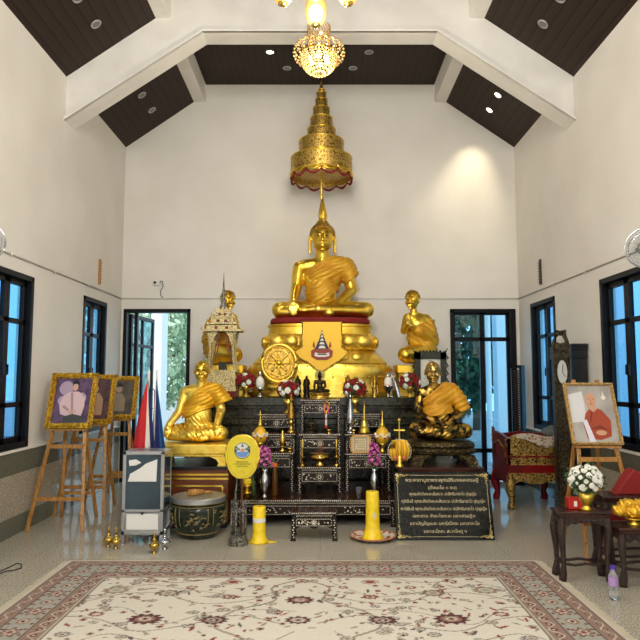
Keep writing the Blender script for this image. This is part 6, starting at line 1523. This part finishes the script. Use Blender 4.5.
b = B(); b.cyl((0, 0, zb_(-30)), (0, 0, ZF), .015, n=10); b.lathe([(.01, zb_(-12)), (.05, zb_(-22)), (.07, zb_(-34)), (.03, zb_(-50)), (.05, zb_(-60)), (.02, zb_(-75))], 20); b.lathe([(.1, ZF - .03), (.07, ZF), (.001, ZF)], 20); b.build('stem', M_brass, ch2, smooth='auto')
def cup(x, y, zbot, s=1.):
    b = B(); b._grid([[Vector((x + r * s * math.cos(2 * PI * k / 20), y + r * s * math.sin(2 * PI * k / 20), zbot + z * s)) for k in range(20)] for r, z in ((.02, 0), (.05, .02), (.068, .07), (.07, .13), (.062, .17))], cap=False); b.build('glass_cup', M_cupglass, ch2, smooth=True)
    b = B(); b.sph((x, y, zbot + .085 * s), (.03 * s, .03 * s, .045 * s), 12, 8); b.build('bulb', M_bulb, ch2, smooth=True)
    b = B(); b.lathe([(.012, -.014), (.03, -.004), (.03, .012)], 14, (x, y, zbot)); b.build('holder', M_brass, ch2, smooth=True)
b = B(); b.cyl((0, 0, zb_(-24)), (0, 0, zb_(-8)), .06, .05); b.build('hub', M_brass, ch2, smooth='auto')
for k in range(4):
    a = PI / 2 * k; x, y = .2 * math.cos(a), .24 * math.sin(a)
    cup(x, y, zb_(4), 1.); b = B(); b.tube([(x * .2, y * .2, zb_(-20)), (x * .7, y * .7, zb_(-38)), (x, y, zb_(-34)), (x, y, zb_(-27))], .009, 7); b.build('arm', M_brass, ch2, smooth=True)

# ------------------------------------------------------------------ rug
RX0, RX1, RY1, RY0 = -2.05, 1.775, 5.4, 2.0
nx, ny = 440, 400
xs = np.linspace(RX0, RX1, nx + 1); ys = np.linspace(RY0, RY1, ny + 1)
Xg, Yg = np.meshgrid(xs, ys)
rs = np.random.RandomState(3)
def c3(r, g, b_): return np.array(srgb(r, g, b_)[:3])
CREAM, ROSE, BLUEG, DRED, RED, DK, TAUPE, PALE = c3(208, 203, 190), c3(144, 120, 108), c3(160, 160, 150), c3(100, 42, 44), c3(140, 66, 62), c3(84, 76, 74), c3(148, 140, 124), c3(194, 184, 168)
Cc = np.empty(Xg.shape + (3,)); Cc[:] = CREAM
edge = np.minimum(np.minimum(Xg - RX0, RX1 - Xg), np.minimum(RY1 - Yg, Yg - RY0))
along = np.where((np.minimum(Xg - RX0, RX1 - Xg) < np.minimum(RY1 - Yg, Yg - RY0)), Yg, Xg)
def put(mask, col): Cc[mask] = col
cxr = -.135
def flower(cx, cy, r, k, cols, rot=0., sy=1.):
    dx, dy = Xg - cx, (Yg - cy) / sy; rr = np.hypot(dx, dy); th = np.arctan2(dy, dx) + rot
    q = rr / (r * (.88 + .12 * np.cos((k + 3) * th)))
    for lim, c in zip((1.0, .84, .6, .36, .18), cols): put(q < lim, c)
def leafm(cx, cy, L, w, a, c):
    dx, dy = Xg - cx, Yg - cy; u = dx * math.cos(a) + dy * math.sin(a); v = -dx * math.sin(a) + dy * math.cos(a) - .25 * w * np.sin(u / L * 3)
    put((u / L) ** 2 + (v / w) ** 2 < 1, c)
def vine(pts, w, c):
    P_ = []
    for i in range(len(pts) - 1):
        a = np.array(pts[max(i - 1, 0)]); b_ = np.array(pts[i]); c_ = np.array(pts[i + 1]); d = np.array(pts[min(i + 2, len(pts) - 1)])
        for t in np.linspace(0, 1, 14, endpoint=False): P_.append(.5 * (2 * b_ + (c_ - a) * t + (2 * a - 5 * b_ + 4 * c_ - d) * t * t + (3 * b_ - a - 3 * c_ + d) * t ** 3))
    for p, q in zip(P_, P_[1:]):
        x0, x1 = min(p[0], q[0]) - .02, max(p[0], q[0]) + .02; i0, i1 = np.searchsorted(xs, (x0, x1)); y0, y1 = min(p[1], q[1]) - .02, max(p[1], q[1]) + .02; j0, j1 = np.searchsorted(ys, (y0, y1))
        if i1 <= i0 or j1 <= j0: continue
        sx_, sy_ = Xg[j0:j1, i0:i1], Yg[j0:j1, i0:i1]; d = q - p; L2 = max(d @ d, 1e-9); t = np.clip(((sx_ - p[0]) * d[0] + (sy_ - p[1]) * d[1]) / L2, 0, 1)
        m = np.hypot(sx_ - p[0] - t * d[0], sy_ - p[1] - t * d[1]) < w; Cc[j0:j1, i0:i1][m] = c
Y0r = 4.62
for s in (-1, 1):
    for yb_, k in ((4.95, 0), (4.5, 1), (4.05, 0), (3.6, 1), (3.1, 0), (2.6, 1)):
        pts = [(cxr + s * (.12 + .28 * i), yb_ + .13 * math.sin(i * 1.7 + k * 2)) for i in range(7)]; vine(pts, .0065, TAUPE); vine([(p[0] + .1, p[1] + .2 - .1 * (i % 2)) for i, p in enumerate(pts)], .005, TAUPE)
    vine([(cxr, 4.9), (cxr + s * .2, 4.72), (cxr + s * .17, 4.45), (cxr + s * .42, 4.25), (cxr + s * .5, 4.0), (cxr + s * .3, 3.8), (cxr + s * .2, 3.5)], .01, TAUPE)
    for i in range(620):
        x = cxr + s * rs.uniform(.06, 1.75); y = rs.uniform(2.2, 4.95); a = rs.uniform(0, PI); t = rs.rand()
        if t < .55: leafm(x, y, rs.uniform(.016, .045), rs.uniform(.006, .013), a, (DK, TAUPE, BLUEG * .8, RED, ROSE)[rs.randint(5)])
        elif t < .85: flower(x, y, rs.uniform(.014, .027), 5, (RED if rs.rand() < .5 else ROSE, PALE, DRED))
        else: flower(x, y, rs.uniform(.035, .05), 6, (DK, BLUEG, PALE, ROSE), sy=.8)
for dx, y, r, k, cols in ((0, 4.46, .13, 8, (DK, DRED, ROSE, PALE, DRED)), (0, 4.1, .11, 7, (DK, DRED, PALE, BLUEG, DRED)), (0, 4.86, .075, 6, (DRED, ROSE, PALE, RED)), (.52, 4.1, .12, 8, (DK, DRED, BLUEG, DRED, PALE)), (.50, 4.84, .09, 6, (ROSE, PALE, RED)), (.48, 4.52, .075, 6, (DRED, RED, PALE, DK)), (.95, 4.12, .15, 8, (DK, DRED, ROSE, PALE, DRED)),
                         (.92, 4.6, .11, 7, (DK, ROSE, PALE, TAUPE)), (1.3, 4.66, .13, 7, (TAUPE, ROSE, PALE, BLUEG)), (1.28, 4.2, .07, 6, (DRED, RED, PALE)), (.78, 4.72, .06, 6, (DRED, RED, PALE)), (.3, 4.72, .05, 6, (DRED, RED, PALE)), (1.1, 4.86, .06, 6, (DRED, RED, PALE)), (1.5, 4.4, .1, 7, (DK, ROSE, PALE, TAUPE)), (.72, 3.72, .13, 8, (DK, DRED, ROSE, PALE, DRED)), (0, 3.6, .15, 8, (DK, DRED, ROSE, PALE, DRED)), (1.3, 3.6, .13, 8, (DK, DRED, BLUEG, PALE, DRED)), (.5, 3.1, .13, 8, (DK, DRED, ROSE, PALE)), (1.1, 2.9, .12, 8, (DK, DRED, ROSE, PALE)), (0, 2.8, .13, 8, (DK, DRED, ROSE, PALE))):
    for s in ((-1, 1) if dx else (1,)): flower(cxr + s * dx, y, r * .8, k, cols, rot=.3, sy=.78)
# borders
B1, B2, B3, B4 = .03, .13, .325, .455
put(edge < B4, DK); put(edge < B4 - .008, PALE * .8); put(edge < B4 - .022, ROSE)
m3 = (edge > B2 + .01) & (edge < B3 - .008)
put(edge < B3, DK); put(edge < B3 - .008, BLUEG)
put(edge < B2 + .01, DK); put(edge < B2 + .003, ROSE)
g = (edge < B4 - .03) & (edge > B3 + .012)
ph = along / .085; e2 = (edge - (B3 + B4) / 2 + .005)
put(g & (np.abs(e2 - .028 * np.sin(ph * PI)) < .006), PALE)
put(g & (np.hypot((ph % 1 - .5) * .085, e2) < .022), DRED); put(g & (np.hypot((ph % 1 - .5) * .085, e2) < .011), PALE)
put(g & (np.hypot(((ph + .5) % 1 - .5) * .085, e2 - .02) < .01), BLUEG * .8)
g = (edge < B2 - .008) & (edge > B1 + .012); e1 = edge - (B1 + B2) / 2
put(g & (np.abs(e1 - .022 * np.sin(ph * PI)) < .005), PALE); put(g & (np.hypot((ph % 1 - .5) * .085, e1) < .017), DRED); put(g & (np.hypot((ph % 1 - .5) * .085, e1) < .008), PALE)
put((edge < B1 + .012), DK); put(edge < B1, PALE)
mid_ = edge - (B2 + B3) / 2; pm = along / .34
put(m3 & (np.abs(mid_ - .055 * np.sin(pm * 2 * PI)) < .0055), TAUPE)
q = np.hypot((pm % 1 - .5) * .34, mid_ * 1.15); th = np.arctan2(mid_, (pm % 1 - .5) * .34); fl_ = q / (.078 * (.8 + .2 * np.cos(7 * th)))
for lim, c in ((1, DRED), (.84, ROSE), (.58, PALE), (.3, RED)): put(m3 & (fl_ < lim), c)
q = np.hypot(((pm + .5) % 1 - .5) * .34, mid_ * 1.2); put(m3 & (q < .05), ROSE); put(m3 & (q < .032), PALE); put(m3 & (q < .018), DRED)
pl_ = along / .085; q = np.hypot((pl_ % 1 - .5) * .085, (np.abs(mid_) - .072)); put(m3 & (q < .013), RED * .8)
Cc *= (1 + .10 * (rs.rand(*Xg.shape)[..., None] - .5))
V = np.stack([Xg, Yg, np.full_like(Xg, .012) + .0008 * rs.rand(*Xg.shape)], -1).reshape(-1, 3)
ii = np.arange(ny)[:, None] * (nx + 1) + np.arange(nx)[None, :]
Fq = np.stack([ii, ii + 1, ii + nx + 2, ii + nx + 1], -1).reshape(-1, 4)
me = bpy.data.meshes.new('rug_pile'); me.from_pydata(V.tolist(), [], Fq.tolist())
ca = me.color_attributes.new('pattern', 'FLOAT_COLOR', 'POINT'); ca.data.foreach_set('color', np.concatenate([Cc.reshape(-1, 3), np.ones((V.shape[0], 1))], 1).astype(np.float32).ravel())
mr_ = bpy.data.materials.new('woven_rug'); mr_.use_nodes = True; nt = mr_.node_tree; bs = nt.nodes['Principled BSDF']; bs.inputs['Roughness'].default_value = .95; bs.inputs['Specular IOR Level'].default_value = .1
at_ = nt.nodes.new('ShaderNodeAttribute'); at_.attribute_name = 'pattern'; nt.links.new(at_.outputs['Color'], bs.inputs['Base Color'])
nb = nt.nodes.new('ShaderNodeTexNoise'); nb.inputs['Scale'].default_value = 400; bp = nt.nodes.new('ShaderNodeBump'); bp.inputs['Strength'].default_value = .4; bp.inputs['Distance'].default_value = .004
tc = nt.nodes.new('ShaderNodeTexCoord'); nt.links.new(tc.outputs['Object'], nb.inputs['Vector']); nt.links.new(nb.outputs['Fac'], bp.inputs['Height']); nt.links.new(bp.outputs['Normal'], bs.inputs['Normal'])
me.materials.append(mr_)
rug = thing('persian_rug', 'large cream Persian rug with red and grey floral pattern and blue-grey border', 'rug', (0, 0, 0))
link('rug_pile', me, rug)
b = B(); b.box(RX0, RX1, RY0, RY1, .001, .0118); b.build('backing', mat('rug_backing', srgb(170, 158, 136), .9), rug)
rr_ = random.Random(8); M_fr = mat('rug_fringe', srgb(206, 196, 172), .9)
for s, x in ((-1, RX0), (1, RX1)):
    b = B(); y = RY0
    while y < RY1:
        L_ = rr_.uniform(.035, .055); dy_ = rr_.uniform(-.008, .008); b.bar((x, y, .007), (x + s * L_, y + dy_, .004), .004, .003); y += .011
    b.build('fringe', M_fr, rug)
# ------------------------------------------------------------------ light, camera, colour
def plight(name, loc, e, col, r=.08):
    L = bpy.data.lights.new(name, 'POINT'); L.energy = e; L.color = col; L.shadow_soft_size = r
    o = bpy.data.objects.new(name, L); COL.objects.link(o); o.location = loc; return o
plight('crystal_lamp_light', (0, 6.3, 4.6), 45, (1, .86, .64), .15)
plight('brass_lamp_light', (0, 3.7, 3.5), 110, (1, .92, .8), .15)
plight('added_fill_light', (0, .6, 4.3), 215, (1, .99, .97), .35)  # added fill out of view, no fixture behind it; brightens the hall
plight('added_fill_light', (0, -2.4, 4.3), 215, (1, .99, .97), .35)  # second added fill, behind the camera, also without a fixture
w = bpy.data.worlds.new('daylight'); bpy.context.scene.world = w; w.use_nodes = True
nt = w.node_tree; N = nt.nodes; L = nt.links; bg = N['Background']
tc = N.new('ShaderNodeTexCoord'); sp = N.new('ShaderNodeSeparateXYZ'); L.new(tc.outputs['Generated'], sp.inputs[0])
mr = N.new('ShaderNodeMapRange'); mr.inputs['From Min'].default_value = -.75; mr.inputs['From Max'].default_value = 0.; L.new(sp.outputs['Y'], mr.inputs['Value'])
mx = N.new('ShaderNodeMix'); mx.data_type = 'RGBA'; mx.inputs[6].default_value = (1., .97, .9, 1); mx.inputs[7].default_value = (.62, .84, 1., 1)
L.new(mr.outputs['Result'], mx.inputs[0]); L.new(mx.outputs[2], bg.inputs['Color']); bg.inputs['Strength'].default_value = 1.8
S = bpy.data.lights.new('sun', 'SUN'); S.energy = .6; S.angle = .3; S.color = (.8, .92, 1)
so = bpy.data.objects.new('sun', S); COL.objects.link(so); so.rotation_euler = (math.radians(50), 0, math.radians(-25))
cam = bpy.data.cameras.new('camera'); co = bpy.data.objects.new('camera', cam); COL.objects.link(co)
cam.sensor_width = 36; cam.lens = 36 * F / 640; co.location = (0, 0, CH); co.rotation_euler = (PI / 2 + PITCH, 0, 0); cam.clip_start = .05
bpy.context.scene.camera = co
vs = bpy.context.scene.view_settings; vs.view_transform = 'Standard'; vs.look = 'None'; vs.gamma = 1; vs.use_curve_mapping = False; vs.exposure = .52
